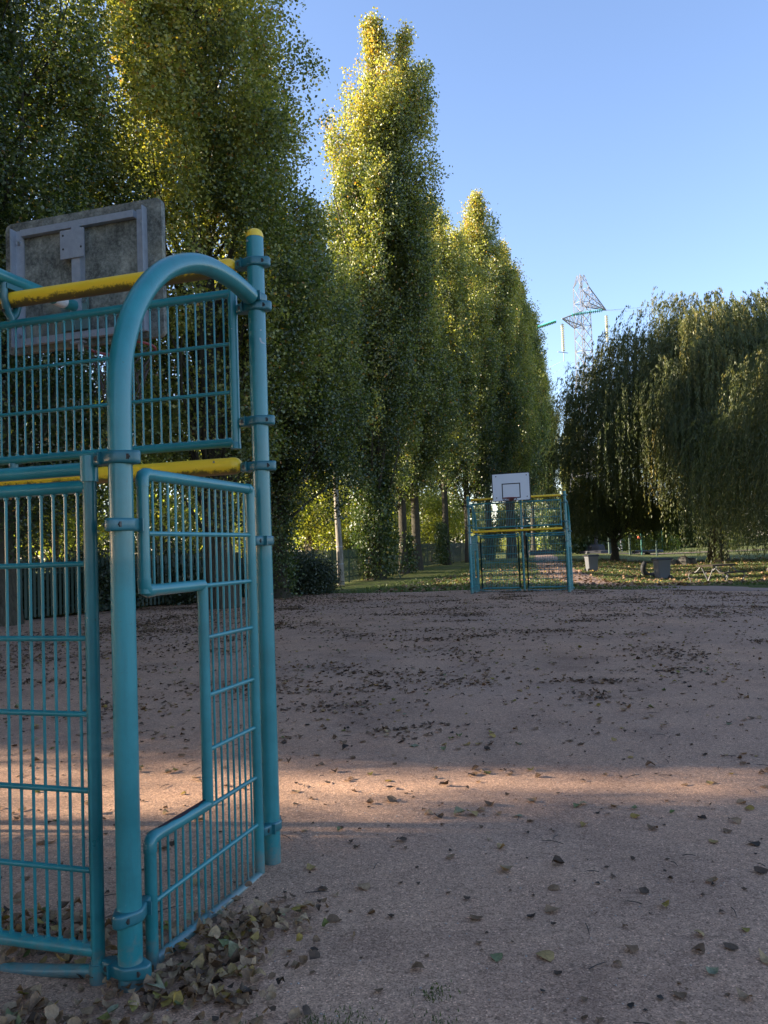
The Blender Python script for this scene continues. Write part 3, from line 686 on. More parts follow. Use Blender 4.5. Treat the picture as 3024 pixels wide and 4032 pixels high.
def poly_sheet(name, poly, lift, mat, kind='structure', cell=None):
    import bmesh
    bm = bmesh.new(); vs = [bm.verts.new((p[0], p[1], tz(*p) + lift)) for p in poly]
    bm.faces.new(vs); bmesh.ops.triangulate(bm, faces=bm.faces[:]); bmesh.ops.recalc_face_normals(bm, faces=bm.faces[:])
    if bm.faces[:][0].normal.z < 0: bmesh.ops.reverse_faces(bm, faces=bm.faces[:])
    me = bpy.data.meshes.new(name); bm.to_mesh(me); bm.free()
    o = link(name, me, None, [mat]); o['kind'] = kind; return o
court_poly = dense_poly(court_edge, 0.5, 0.45, 0.55)
poly_sheet('court_ground', court_poly, 0.0, M['court'])
def ribbon(name, pts, widths, lift, mat):
    V = []; n = len(pts)
    P = []
    for i in range(n - 1):
        for q in range(8): P.append((np.array(pts[i]) * (1 - q / 8) + np.array(pts[i + 1]) * q / 8, widths[i] * (1 - q / 8) + widths[i + 1] * q / 8))
    P.append((np.array(pts[-1]), widths[-1]))
    for i in range(len(P)):
        d = P[min(i + 1, len(P) - 1)][0] - P[max(0, i - 1)][0]; d = d / np.linalg.norm(d); nn = np.array([-d[1], d[0]])
        for s in (-1, -0.5, 0, 0.5, 1):
            p = P[i][0] + nn * s * (P[i][1] / 2 + (edge_jit(P[i][0] + 5 * s, 0.5, 0.4) if abs(s) == 1 else 0)); V.append((p[0], p[1], tz(*p) + lift))
    F = np.array([(i * 5 + k, i * 5 + k + 1, i * 5 + k + 6, i * 5 + k + 5) for i in range(len(P) - 1) for k in range(4)])
    V = np.array(V)
    a, b, c = V[F[0][0]], V[F[0][1]], V[F[0][2]]
    if np.cross(b - a, c - a)[2] < 0: F = F[:, ::-1]
    o = link(name, np_mesh(name, V, F, None, True), None, [mat]); o['kind'] = 'structure'; return o
ribbon('footpath', [(14.0, 21.6), (10.6, 24.6), (8.9, 27.4), (8.3, 31.5), (8.6, 38.0), (9.6, 45.0), (13.2, 66.0), (20.5, 105.0), (24, 130)], [1.6, 1.9, 2.3, 2.6, 2.4, 2.3, 2.3, 2.4, 2.4], 0.006, M['path'])
ribbon('sunny_path', [(29, 108), (38, 116), (52, 120), (70, 122)], [3, 4, 4, 4], 0.01, M['path'])

# ------------------------------------------------------------------ row of Lombardy poplars
PM = {}
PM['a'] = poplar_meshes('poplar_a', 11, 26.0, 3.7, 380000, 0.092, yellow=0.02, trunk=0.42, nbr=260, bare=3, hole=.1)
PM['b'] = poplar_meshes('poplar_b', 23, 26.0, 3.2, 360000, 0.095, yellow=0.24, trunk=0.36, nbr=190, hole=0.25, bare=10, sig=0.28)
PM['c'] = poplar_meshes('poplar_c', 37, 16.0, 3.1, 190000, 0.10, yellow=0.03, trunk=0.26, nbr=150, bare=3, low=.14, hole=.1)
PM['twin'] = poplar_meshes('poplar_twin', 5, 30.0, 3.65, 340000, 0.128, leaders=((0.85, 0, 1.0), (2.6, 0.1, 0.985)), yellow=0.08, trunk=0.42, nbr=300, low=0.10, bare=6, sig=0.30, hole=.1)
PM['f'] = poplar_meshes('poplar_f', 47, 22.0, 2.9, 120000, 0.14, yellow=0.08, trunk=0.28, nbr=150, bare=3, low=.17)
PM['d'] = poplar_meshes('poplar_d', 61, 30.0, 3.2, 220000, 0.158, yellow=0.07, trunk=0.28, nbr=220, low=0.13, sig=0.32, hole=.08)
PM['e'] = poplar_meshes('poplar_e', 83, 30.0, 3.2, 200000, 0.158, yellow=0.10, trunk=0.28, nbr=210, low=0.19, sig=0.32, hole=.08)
PM['h'] = poplar_meshes('poplar_h', 71, 30.0, 3.4, 150000, 0.26, yellow=0.07, trunk=0.36, nbr=150, low=0.74, sig=0.28, hole=.0)  # unseen shade trees: crown raised so low sun passes beneath onto the lawn
PMAT = (M['poplar'], M['bark'])
G = 'row of tall poplars along the green fence'
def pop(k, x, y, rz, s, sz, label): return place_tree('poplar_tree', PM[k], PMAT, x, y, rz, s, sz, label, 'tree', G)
pop('a', -9.8, 20.6, 0.4, 1.05, 0.82, 'broad dark green poplar filling the upper left corner behind the near backboard')
pop('b', -5.0, 24.4, 2.0, 1.14, 1.0, 'tall yellowing poplar with bare dark stems showing against the sky above the near goal').rotation_euler[1] = R(3.6)
pop('c', -3.66, 28.55, 1.0, 0.98, 0.92, 'shorter leafy poplar beside the dark bush, filling the gap between two taller ones')
tw = pop('twin', -0.53, 43.2, 0.0, 1.0, 1.0, 'tallest poplar with a forked double tip and ivy round its foot')
pop('f', 1.12, 49.3, 3.9, 0.95, 0.95, 'slim poplar trunk just right of the ivy-covered one, the left of a close pair')
pop('f', 2.05, 52.2, 5.1, 1.0, 1.05, 'thick poplar trunk right of its twin, beside the open sunny gap in the fence line')
pop('e', 4.4, 59.0, 0.7, 0.85, 0.89, 'poplar with a clean bare trunk and a reddish leafy foot against the green fence')
pop('d', 6.7, 65.5, 1.1, 0.85, 0.88, 'poplar half hidden between the clean-trunked one and the round-topped one')
pop('e', 12.3, 80.5, 1.9, 0.9, 1.0, 'poplar almost wholly hidden behind the right flank of the round-topped one')
pop('d', 9.2, 72.0, 2.1, 1.0, 1.08, 'round-topped poplar rising right behind the white backboard')
pop('e', 13.9, 88.0, 4.2, 0.95, 1.13, 'poplar directly right of the round-topped one, only its right edge clear')
pop('d', 16.9, 98.0, 5.5, 1.0, 1.12, 'poplar third from the right end of the receding row')
pop('e', 20.4, 112.0, 1.5, 1.0, 1.13, 'poplar second from the right end of the receding row')
pop('d', 24.9, 128.0, 3.2, 1.0, 1.03, 'last poplar at the right end of the receding row, beside the pylon')
GB = 'pair of sunlit yellow poplars far behind the pylon'
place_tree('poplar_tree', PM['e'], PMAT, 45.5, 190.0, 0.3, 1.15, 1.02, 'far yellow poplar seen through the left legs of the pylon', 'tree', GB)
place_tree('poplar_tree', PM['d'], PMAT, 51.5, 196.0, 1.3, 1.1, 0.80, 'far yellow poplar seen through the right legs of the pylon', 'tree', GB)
GO = 'unseen poplars past the left edge, placed to shade the court'
off = [('a', -11.4, 16.4, 0.5, 1.0, 0.95), ('b', -9.9, 11.4, 1.1, 0.92, 0.95), ('a', -10.6, 3.4, 2.2, 0.85, 0.95), ('a', -11.4, -0.6, 3.3, 0.9, 0.95), ('a', -12.6, -5.0, 4.0, 1.0, 0.95), ('a', -13.6, -10, 5.0, 1.0, 0.95), ('c', -14.5, 10.35, 2.6, .95, 1.0), ('c', -22, 11.5, 1.9, 1.1, 1.25), ('c', -22, 4.7, 2.9, 1.1, 1.25), ('c', -26, 12.15, 3.9, 1.15, 1.4), ('c', -26, 4.9, 4.9, 1.15, 1.4), ('c', -18.3, 10.9, 0.6, 1.0, 1.1), ('c', -18.5, 4.7, 3.6, 1.0, 1.1), ('c', -18.5, -1.5, 3.6, 1.0, 1.1), ('c', -14.9, 4.45, 4.6, .95, 1.0), ('c', -15.5, -0.6, 1.0, 1.1, 1.1)]  # unseen rows added and spaced to shade the court, leaving one sun stripe
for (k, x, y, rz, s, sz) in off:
    place_tree('poplar_tree', PM[k], PMAT, x, y, rz, s, sz, 'unseen poplar past the left edge, placed to shade the court and cut its sun stripe', 'tree', GO)
# ivy round the forked poplar and foliage at three other feet
def ivy(parent, seed, h, r0, n, leaf, x=0, y=0):
    rng = np.random.default_rng(seed); z = h * rng.random(n) ** 0.8; th = rng.random(n) * 2 * PI
    rr = r0 * (1 - 0.45 * z / h) * (0.72 + 0.22 * np.sin(th * 3 + z * 1.5) + 0.20 * np.sin(th * 5 - z * 2.3 + seed)) * rng.uniform(0.45, 1.15, n)
    P = np.stack([x + rr * np.cos(th), y + rr * np.sin(th), z + 0.05], 1) + rng.normal(size=(n, 3)) * 0.15
    V, F = leaf_quads(P, leaf, rng, np.array([[0, 0, -0.6]]), 0.95)
    o = link('ivy', np_mesh('ivy', V, F, np.clip(rng.normal(0.4, 0.22, n), 0, 1)), parent, [M['ivy']]); return o
ivy(tw, 3, 6.5, 1.5, 15000, 0.13)
for t in [o for o in COL.objects if o.name.startswith('poplar_tree')]:
    if abs(t.location.x - 4.4) < .1: ivy(t, 9, 3.2, 0.75, 3000, 0.14, -0.45)
    if abs(t.location.x + 3.66) < .1: ivy(t, 39, 5.5, 0.62, 7000, 0.10)
    if abs(t.location.x - 1.12) < .1: ivy(t, 19, 2.4, 0.6, 2000, 0.14, -0.3)
    if abs(t.location.x - 9.2) < .1: ivy(t, 29, 2.0, 0.6, 1500, 0.14)

# ------------------------------------------------------------------ sunlit grove beyond the fence
BM = [broad_meshes('grove_a', 4, 10.0, 2.7, 8000, 0.20, 1.7), broad_meshes('grove_b', 14, 11.5, 2.4, 7500, 0.20, 2.2, lean=0.5), broad_meshes('grove_c', 24, 8.0, 2.9, 7500, 0.20, 0.9)]
BMAT = (M['grove'], M['bark2'])
GG = 'young yellow-green trees of the grove beyond the fence'
grove = [(-13.4, 33.2, 0, 1.0), (-17.5, 33.6, 1, 1.1), (-9.3, 55, 2, 1.0), (-7.2, 55.5, 1, .9), (-5.6, 60.6, 0, 1.0), (-4.3, 66, 2, 1.0), (-1.2, 71.5, 0, 1.0), (1.2, 77, 1, 1.0), (3.9, 82.5, 2, 1.1), (6.6, 88, 0, 1.1), (2.0, 93.5, 1, 1.2), (-6.5, 77, 0, 1.2), (5.5, 97, 2, 1.2), (-8, 88, 1, 1.3), (1.7, 66.2, 2, .6), (-20.5, 75, 0, 1.7), (-16.5, 73, 2, 1.7), (-24.5, 78, 1, 1.7), (-28, 74, 2, 1.8), (-12.5, 78, 1, 1.6), (-33, 76, 0, 1.7)]
for i, (x, y, k, s) in enumerate(grove):
    place_tree('grove_tree', BM[k], BMAT, x, y, i * 1.7, s, s * (0.95 + 0.03 * (i % 4)), 'slender young yellow-green tree in the sunlit grove beyond the green fence', 'tree', GG)
GT = 'unseen trees of the wood far left, placed to shade the poplars'
for i, (x, y, s) in enumerate([(-47, 18.5, .9), (-45, 22, .88), (-48, 25.5, .92), (-46, 29.5, .9), (-47, 33.0, .9), (-45, 46.5, 1.08), (-47, 50, 1.10), (-51, 48.2, 1.12), (-47, 77, 1.1), (-45, 82, 1.1), (-48, 87, 1.1), (-46, 92, 1.1), (-47, 98, 1.1)]):  # unseen wood, gaps set to shade lower poplars and light the lawn
    place_tree('poplar_tree', PM['h' if y > 40 else 'd' if i % 2 else 'e'], PMAT, x, y, i * 2.1, 1.35 * s, 0.84 * s, 'unseen tall tree of the wood far left, placed to shade the poplars', 'tree', GT)
# far woods closing the view
def woods(name, segs, n, leaf, seed):
    rng = np.random.default_rng(seed); Ps = []
    for (x0, y0, x1, y1, h, dpt, m_) in segs:
        k = int(n * m_); t = rng.random(k); hh = h * (0.72 + 0.28 * np.sin(t * 23 + seed) * np.sin(t * 61) + 0.12 * np.sin(t * 140))
        P = np.stack([x0 + (x1 - x0) * t + rng.normal(0, 1, k) * 0.5, y0 + (y1 - y0) * t + rng.random(k) * dpt, hh * rng.random(k) ** 0.8], 1); Ps.append(P)
    P = np.concatenate(Ps); P[:, 2] += terr(P[:, 0], P[:, 1])
    V, F = leaf_quads(P, leaf, rng, np.array([[0, 0, -0.3]]), 0.9)
    g = np.sin(P[:, 0] * 0.9) * np.sin(P[:, 2] * 1.1 + P[:, 0] * .3)
    o = link(name, np_mesh(name, V, F, np.clip(0.42 + 0.16 * g + rng.normal(0, .14, len(P)), 0, 1)), None, [M['willow']])
    return tag(o, 'mass of distant trees and hedges closing the view beyond the grove and the playground', 'woodland', kind='stuff')
woods('distant_woods', [(-90, 128, 20, 160, 11, 9, .40), (20, 175, 75, 178, 13, 8, .45), (60, 185, 160, 175, 13, 10, .32)], 70000, 0.62, 6)
def hedge(name, pts, h, dp, n, leaf, mat, seed, label):
    rng = np.random.default_rng(seed); p = np.array(pts, float); t = rng.random(n) * (len(p) - 1); i = np.minimum(t.astype(int), len(p) - 2); q = (t - i)[:, None]
    c = p[i] * (1 - q) + p[i + 1] * q; hh = h * (0.78 + 0.2 * np.sin(t * 7 + seed) + 0.1 * np.sin(t * 19))
    P = np.stack([c[:, 0] + rng.normal(0, dp, n), c[:, 1] + rng.normal(0, dp, n), hh * rng.random(n) ** 0.8 + 0.05], 1); P[:, 2] += terr(P[:, 0], P[:, 1])
    V, F = leaf_quads(P, leaf, rng, np.array([[0, 0, -0.3]]), 0.9)
    o = link(name, np_mesh(name, V, F, np.clip(rng.normal(.42, .2, n), 0, 1)), None, [M[mat]]); return tag(o, label, 'hedge')
hedge('dark_hedge', [(22.5, 113), (27, 114), (32, 114.5)], 7.5, .9, 12000, .34, 'ivy', 3, 'tall dark hedge at the foot of the pylon behind the far goal')
hedge('yellow_hedge', [(26, 136), (40, 140), (50, 142)], 4.2, .9, 14000, .34, 'grove', 4, 'long sunlit yellow-green hedge behind the wire net fence')

# ------------------------------------------------------------------ bush, pole, fence
rng = np.random.default_rng(55); n = 17000
c = unit(rng.normal(size=(30, 3))) * np.array([0.75, 0.75, 0.7]); c[:, 2] = np.abs(c[:, 2]) * 1.25 + 0.2
P = c[rng.integers(0, 30, n)] + rng.normal(size=(n, 3)) * 0.24; P = P[P[:, 2] > 0.02]
V, F = leaf_quads(P, 0.075, rng)
bush = link('dark_bush', np_mesh('dark_bush', V, F, rng.random(len(F))), None, [M['bush']]); bush.location = (-2.95, 30.6, 0); bush.scale = (1, 1, 1.05)
tag(bush, 'rounded dark green bush between the poplar trunk and the grey wooden pole', 'bush')
for i, (x, y, s_, lb) in enumerate([(-11.6, 23.3, 1.5, 'low dark bush against the fence behind the left trunk, seen through the rear grille'), (-9.2, 25.2, 1.35, 'low dark bush along the fence, second from the left behind the near goal'), (-7.3, 27.8, 1.45, 'low dark bush along the fence just left of the gap seen through the side grille'), (-13.6, 20.6, 1.6, 'low dark bush at the left edge behind the near goal'), (-5.6, 30.6, 1.1, 'small dark bush against the fence behind the trunk of the shorter poplar')]):
    o = bush.copy(); COL.objects.link(o); o.location = (x, y, 0); o.scale = (s_, s_, s_ * .95); o.rotation_euler = (0, 0, i * 1.3); tag(o, lb, 'bush', 'dark bushes along the fence')
mb = MB(); mb.tube([(0, 0, -0.3), (0.02, 0, 1.5), (-0.01, 0, 3.4), (0.0, 0, 5.55)], [0.165, 0.15, 0.125, 0.10], 14)
pole = mb.build('wooden_pole', M['pole_wood'], None, 60); pole.location = (-2.09, 37.6, 0); pole.rotation_euler = (0, R(-1.2), 0)
tag(pole, 'weathered grey wooden pole standing alone before the green fence, lit on its left side', 'pole')
b_ = MB(); b_.lathe([(0.172, 0), (0.172, 0.03)], (0, 0, 0.95), 14); b_.lathe([(0.162, 0), (0.162, 0.02)], (0, 0, 1.75), 14); b_.build('band', M['galv'], pole)
fence_pts = [(-16.5, -6), (-14.6, 3), (-13.3, 10), (-11.9, 17), (-8.6, 24.5), (-5.6, 28.5), (-3.15, 35.4), (0.1, 48.6), (3.0, 58.5), (6.4, 69.5), (11.0, 84)]
fr_ = empty('palisade_fence', (fence_pts[0][0], fence_pts[0][1], 0)); ox, oy = fence_pts[0]
tag(fr_, 'dark green steel palisade fence running behind the row of poplars', 'fence')
acc = 0
for i in range(len(fence_pts) - 1):
    a = np.array(fence_pts[i], float); b = np.array(fence_pts[i + 1], float); L = np.linalg.norm(b - a); nb = max(1, round(L / 2.75)); d = (b - a) / L
    for q in range(nb):
        p = a + (b - a) * q / nb; p2 = a + (b - a) * (q + 1) / nb; z = tz(*p); z2 = tz(*p2)
        mb = MB(); mb.box((p[0] - ox, p[1] - oy, z + 0.78), (0.07, 0.07, 1.62)); mb.build('post', M['fence'], fr_)
        mb = MB()
        for hh in (0.28, 1.22): mb.bar((p[0] - ox, p[1] - oy, z + hh), (p2[0] - ox, p2[1] - oy, z2 + hh), 0.04)
        npal = int(L / nb / 0.15)
        ang = math.atan2(d[1], d[0]); rot = Matrix.Rotation(ang, 3, 'Z')
        for k in range(npal):
            t = (k + .5) / npal; pp = p + (p2 - p) * t; zz = z + (z2 - z) * t
            top = 1.58 + 0.02 * ((k * 7) % 3)
            mb.box((pp[0] - ox + d[1] * .03, pp[1] - oy - d[0] * .03, zz + top / 2 + 0.03), (0.088, 0.012, top - 0.06), rot)
            cpt = Vector((pp[0] - ox + d[1] * .03, pp[1] - oy - d[0] * .03, zz + top)); dx = Vector((d[0] * .044, d[1] * .044, 0))
            mb.add([cpt - dx, cpt + dx, cpt + Vector((0, 0, 0.07))], [(0, 1, 2)])
        mb.build('palisade_panel', M['fence'], fr_, 0)

# ------------------------------------------------------------------ willows
WM1 = willow_meshes('willow_a', 8, 19.5, 10.3, 640, 10.5, 0.21, 0.66, 0.9, side=PI - 0.9)
WM2 = willow_meshes('willow_b', 18, 12.5, 6.0, 300, 6.0, 0.16, 0.34, 0.35)
WM3 = willow_meshes('willow_c', 28, 9.5, 4.2, 170, 4.2, 0.19, 0.36, 2.2)
WMAT = (M['willow'], M['bark'])
GW = 'weeping willows around the picnic lawn'
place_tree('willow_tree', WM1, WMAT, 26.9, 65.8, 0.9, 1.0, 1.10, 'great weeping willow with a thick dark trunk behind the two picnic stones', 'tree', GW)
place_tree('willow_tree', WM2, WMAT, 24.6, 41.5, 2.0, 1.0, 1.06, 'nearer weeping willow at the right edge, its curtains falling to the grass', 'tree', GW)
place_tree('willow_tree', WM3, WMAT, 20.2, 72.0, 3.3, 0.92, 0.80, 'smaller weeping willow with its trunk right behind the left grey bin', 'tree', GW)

# ------------------------------------------------------------------ bins
def wheelie_bin(x, y, rz, s, label):
    root = empty('wheelie_bin', (x, y, tz(x, y)), rz); root.scale = (s * 1.12, s * 1.08, s)
    def ring(w, d, z, r_=0.06):
        out = []
        for sx, sy, a0 in ((1, 1, 0), (-1, 1, 90), (-1, -1, 180), (1, -1, 270)):
            for i in range(4):
                a = R(a0 + 30 * i); out.append((sx * (w - r_) + r_ * math.cos(a), sy * (d - r_) + r_ * math.sin(a), z))
        return out
    def loft(mb, rings):
        n = len(rings[0]); vs = sum(rings, []); fs = [(i * n + j, i * n + (j + 1) % n, (i + 1) * n + (j + 1) % n, (i + 1) * n + j) for i in range(len(rings) - 1) for j in range(n)]
        fs += [tuple(range(n - 1, -1, -1)), tuple((len(rings) - 1) * n + j for j in range(n))]; mb.add(vs, fs)
    mb = MB(); loft(mb, [ring(.215, .25, 0.03), ring(.23, .28, 0.10), ring(.258, .322, 0.86), ring(.285, .345, 0.90), ring(.285, .345, 0.955)])
    for s_ in (-1, 1): mb.box((s_ * 0.12, -0.288, 0.45), (0.03, 0.025, 0.70))
    mb.build('body', M['bin'], root, 40)
    mb = MB(); loft(mb, [ring(.305, .375, 0.945), ring(.312, .385, 0.955), ring(.312, .385, 1.01), ring(.28, .34, 1.055), ring(.19, .24, 1.07)])
    mb.tube([(-0.26, 0.36, 0.985), (-0.26, 0.43, 0.995), (0.26, 0.43, 0.995), (0.26, 0.36, 0.985)], 0.018, 8)
    mb.build('lid', M['lid'], root, 40)
    for s_ in (-1, 1):
        mb = MB(); mb.tube([(s_ * 0.20, 0.27, 0.10), (s_ * 0.255, 0.27, 0.10)], 0.10, 20); w = mb.build('wheel', M['rubber'], root)
        mb = MB(); mb.tube([(s_ * 0.2555, 0.27, 0.10), (s_ * 0.262, 0.27, 0.10)], 0.05, 14); mb.build('hub', M['lid'], w)
    mb = MB(); mb.tube([(-0.24, 0.27, 0.10), (0.24, 0.27, 0.10)], 0.014, 8); mb.build('axle', M['lid'], root)
    return tag(root, label, 'bin', 'grey wheelie bins on the lawn')
wheelie_bin(11.45, 45.4, R(102), 0.88, 'grey wheelie bin leaning slightly, right of the far goal before a small willow trunk')
wheelie_bin(13.9, 41.1, R(-118), 1.0, 'grey wheelie bin with a sunlit left side, next to the picnic table').rotation_euler[2] = R(-79)

# black half tyre
mb = MB(); pts = []
for i in range(15):
    a = R(150 + 170 * i / 14); pts.append((0.50 * math.cos(a), 0.06 * math.sin(2 * a), 0.55 + 0.50 * math.sin(a)))
mb.tube(pts, [0.10, 0.125] + [0.14] * 11 + [0.125, 0.10], 12)
ty = mb.build('half_tyre', M['rubber'], None, 60); ty.location = (14.1, 43.6, tz(14.1, 43.6)); ty.rotation_euler = (R(6), 0, R(25))
tag(ty, 'curved black half tyre standing in the grass just left of the right bin', 'tyre')

# ------------------------------------------------------------------ picnic table
pt = empty('picnic_table', (14.15, 35.0, tz(14.15, 35.0)), R(38))
tag(pt, 'dark picnic table with pale bent tube legs at the edge of the lawn', 'picnic table')
for y in (-0.26, 0.0, 0.26):
    mb = MB(); mb.box((0, y, 0.755), (1.85, 0.25, 0.065)); mb.build('top_plank', M['plank'], pt)
for s in (-1, 1):
    mb = MB(); mb.box((0, s * 0.74, 0.455), (1.85, 0.29, 0.06)); mb.build('bench_seat', M['plank'], pt)
for x in (-0.68, 0.68):
    mb = MB(); mb.tube([(x, -0.30, 0.72), (x, -0.10, 0.30), (x, 0.02, 0.04), (x, 0.16, 0.02)], 0.022, 10)
    mb.tube([(x + .03, 0.30, 0.72), (x + .03, 0.10, 0.30), (x + .03, -0.02, 0.04), (x + .03, -0.16, 0.02)], 0.022, 10); mb.build('cross_leg', M['chrome'], pt, 60)
    for s in (-1, 1):
        mb = MB(); mb.tube([(x, s * 0.30, 0.72), (x, s * 0.52, 0.50), (x, s * 0.74, 0.425), (x, s * 0.86, 0.40), (x, s * 0.90, 0.30), (x, s * 0.82, 0.14), (x, s * 0.80, 0.04), (x, s * 0.70, 0.02)], 0.020, 10); mb.build('bench_leg', M['chrome'], pt, 60)

# ------------------------------------------------------------------ stones
def boulder(x, y, s, seed, label, group='boulders beside the great willow'):
    import bmesh
    bm = bmesh.new(); bmesh.ops.create_icosphere(bm, subdivisions=3, radius=1)
    for v in bm.verts:
        p = v.co * 1.3 + Vector((seed * 3.1, 0, 0)); k = 1 + 0.30 * mnoise.noise(p) + 0.10 * mnoise.noise(p * 3)
        v.co = Vector((v.co.x * s[0] * k, v.co.y * s[1] * k, max(-0.3, v.co.z) * s[2] * k))
    me = bpy.data.meshes.new('boulder'); bm.to_mesh(me); bm.free(); me.polygons.foreach_set('use_smooth', [True] * len(me.polygons)); me.set_sharp_from_angle(angle=R(30))
    o = link('boulder', me, None, [M['stone']]); o.location = (x, y, tz(x, y) + 0.05); o.rotation_euler = (0, 0, seed); return tag(o, label, 'boulder', group)
boulder(22.2, 63.5, (.75, .5, .50), 1, 'pale grey boulder left of the willow trunk, outermost of the stone row')
boulder(23.0, 63.3, (.60, .5, .62), 2, 'middle boulder of the stone row left of the willow trunk')
boulder(23.7, 63.4, (.5, .45, .50), 3, 'boulder touching the foot of the great willow trunk')
boulder(21.2, 44.4, (.5, .4, .34), 5, 'grey squared boulder half under the curtain of the right willow', None)

# ------------------------------------------------------------------ playground beyond
def pp(x, y): return (x, y, tz(x, y))
gp = MB(); gp.tube([(0, 0, -0.2), (0, 0, 3.0)], 0.10, 10); g = gp.build('green_post', M['green_post']); g.location = pp(34.2, 108.8); tag(g, 'bright green post with an orange lamp beside the sunny patch of path', 'post')
l_ = MB(); l_.lathe([(0.02, 0), (0.20, .08), (0.22, .25), (0.12, .42), (.02, .45)], (-0.32, 0, 2.05), 12); l_.tube([(0, 0, 2.5), (-0.32, 0, 2.5)], 0.03, 8); l_.build('lamp', M['orange'], g)
def dark_post(x, y, h, r_, label):
    q = MB(); q.tube([(0, 0, -0.2), (0, 0, h)], r_, 10); o = q.build('park_post', M['fence']); o.location = pp(x, y); return tag(o, label, 'post', 'posts around the playground')
dark_post(28.6, 104, 5.2, 0.16, 'dark thick post right of the stepped mound in the playground')
dark_post(30.9, 103, 2.6, 0.14, 'short dark post midway between the left bin and the green post')
dark_post(24.7, 110, 4.6, 0.10, 'green net fence post left of the small willow trunk')
dark_post(33.6, 101, 1.9, 0.10, 'low thin post left of the green post')
q = MB(); q.lathe([(2.4, 0), (2.3, .35), (1.2, .45), (1.15, .95), (.95, 1.2), (.3, 1.25)], (0, 0, 0), 8); q.tube([(0, 0, 1.2), (0, 0, 5)], 0.28, 10)
mo = q.build('play_mound', M['darkwood'], None, 30); mo.location = pp(29.0, 112); tag(mo, 'dark stepped mound round the foot of a thick post in the playground', 'play equipment')
q = MB(); q.lathe([(2.1, .25), (2.1, .55), (1.8, .6)], (0, 0, 0), 14); q.tube([(0, 0, 0), (0, 0, .3)], .4, 10)
mo = q.build('play_platform', M['darkwood'], None, 30); mo.location = pp(36.0, 112); tag(mo, 'low flat dark round platform left of the green post', 'play equipment')
q = MB(); q.box((0, 0, .45), (3.6, 1.2, .5)); q.box((0, 0, .75), (3.2, 1.0, .12))
mo = q.build('play_block', M['darkwood'], None, 30); mo.location = pp(19.0, 100); mo.rotation_euler = (0, 0, .3); tag(mo, 'low dark block on the lawn seen through the right half of the far goal', 'play equipment')
# green net fence round the playground
nf = empty('net_fence', pp(22, 140)); tag(nf, 'pale green wire net fence with thin posts behind the playground', 'fence')
for i in range(9):
    mb = MB(); mb.tube([(i * 3.2, 0, -.2), (i * 3.2, 0, 3.4)], 0.06, 8); mb.build('post', M['green_post'], nf)
mb = MB()
for z in np.arange(0.3, 3.4, 0.5): mb.tube([(0, 0, z), (25.6, 0, z)], 0.012, 4)
for x in np.arange(0, 25.6, 0.4): mb.tube([(x, 0, 0), (x, 0, 3.3)], 0.010, 4)
mb.build('wire_net', M['green_post'], nf, 0)
GS = 'small shrubs on the far lawn'
for i, (x, y, s, lb) in enumerate([(16.6, 106, .42, 'round green shrub seen through the right half of the far goal'), (48, 112, .38, 'small leafy shrub standing on the far sunny lawn left of the great willow trunk'), (13.2, 118, .5, 'larger shrub behind the round one, at the end of the footpath')]):
    place_tree('shrub', BM[2], BMAT, x, y, i * 2, s, s, lb, 'shrub', GS)

# ------------------------------------------------------------------ pylon
DY = 120.0
def pyl(vx, vy, dy=0.0):                                # metres at the pylon's distance (x right of camera axis, z up), from its bearing
    x = (vx / .5486 - 1512); y = (vy / .5486 - 2016)
    d = _W + _R * x / FPX - _U * y / FPX; t = (DY + dy) / d[1]; return d[0] * t, d[2] * t + CAMH
px0 = pyl(1262, 1180)[0] + 1.3; zt = pyl(1264, 585)[1]
py = empty('electricity_pylon', (px0, DY, 0), R(24)); tag(py, 'pale steel lattice pylon rising behind the willow', 'pylon')
mb = MB(); w_at = lambda z: np.interp(z, [0, zt * .38, zt * .62, zt * .80, zt * .945, zt], [2.9, 1.50, 0.90, 0.86, 0.80, 0.16])
lev = [0, .10, .19, .27, .345, .41, .47, .525, .575, .62, .665, .71, .755, .80, .845, .885, .94, .985]
def crn(z, k): w = w_at(z); return ((w, w), (-w, w), (-w, -w), (w, -w))[k] + (z,)
def tw_(z, k): x, y, z = crn(z, k); s = sst(zt * .84, zt, z); return (x * (1 - .0 * s), y, z)
for i in range(len(lev) - 1):
    z0, z1 = lev[i] * zt, lev[i + 1] * zt
    for k in range(4):
        k2 = (k + 1) % 4
        mb.bar(tw_(z0, k), tw_(z1, k), 0.18 if z0 < zt * .6 else 0.13)
        mb.bar(tw_(z0, k), tw_(z1, k2), 0.07); mb.bar(tw_(z0, k2), tw_(z1, k), 0.07)
        if i in (1, 3, 5, 7, 9, 11, 13, 15, 17): mb.bar(tw_(z0, k), tw_(z0, k2), 0.07)
body = mb.build('lattice_body', M['pylon'], py, 0)
def arm(sgn, zl, zu, L, zt_, nm):
    mb = MB(); tip = (sgn * L, 0, zt_)
    w1, w2 = w_at(zl), w_at(zu)
    a = [(sgn * w1, w1, zl), (sgn * w1, -w1, zl), (sgn * w2, w2, zu), (sgn * w2, -w2, zu)]
    for p in a: mb.bar(p, tip, 0.13)
    for t in (0.0, .2, .4, .6, .8):
        q = [tuple(np.array(p) * (1 - t) + np.array(tip) * t) for p in a]; r_ = [tuple(np.array(p) * (1 - t - .2) + np.array(tip) * (t + .2)) for p in a]
        for i, j in ((0, 1), (2, 3), (0, 2), (1, 3)): mb.bar(q[i], q[j], 0.06); mb.bar(q[i], r_[j], 0.06)
    mb.build(nm, M['pylon'], py, 0); return tip
zL = pyl(1226, 694)[1]; zR = pyl(1302, 660)[1]
tl = arm(-1, zL - 1.0, zL + 1.1, 3.7, zL, 'cross_arm'); tr = arm(1, zR + 0.3, zR + 2.8, 4.5, zR - 0.2, 'cross_arm')
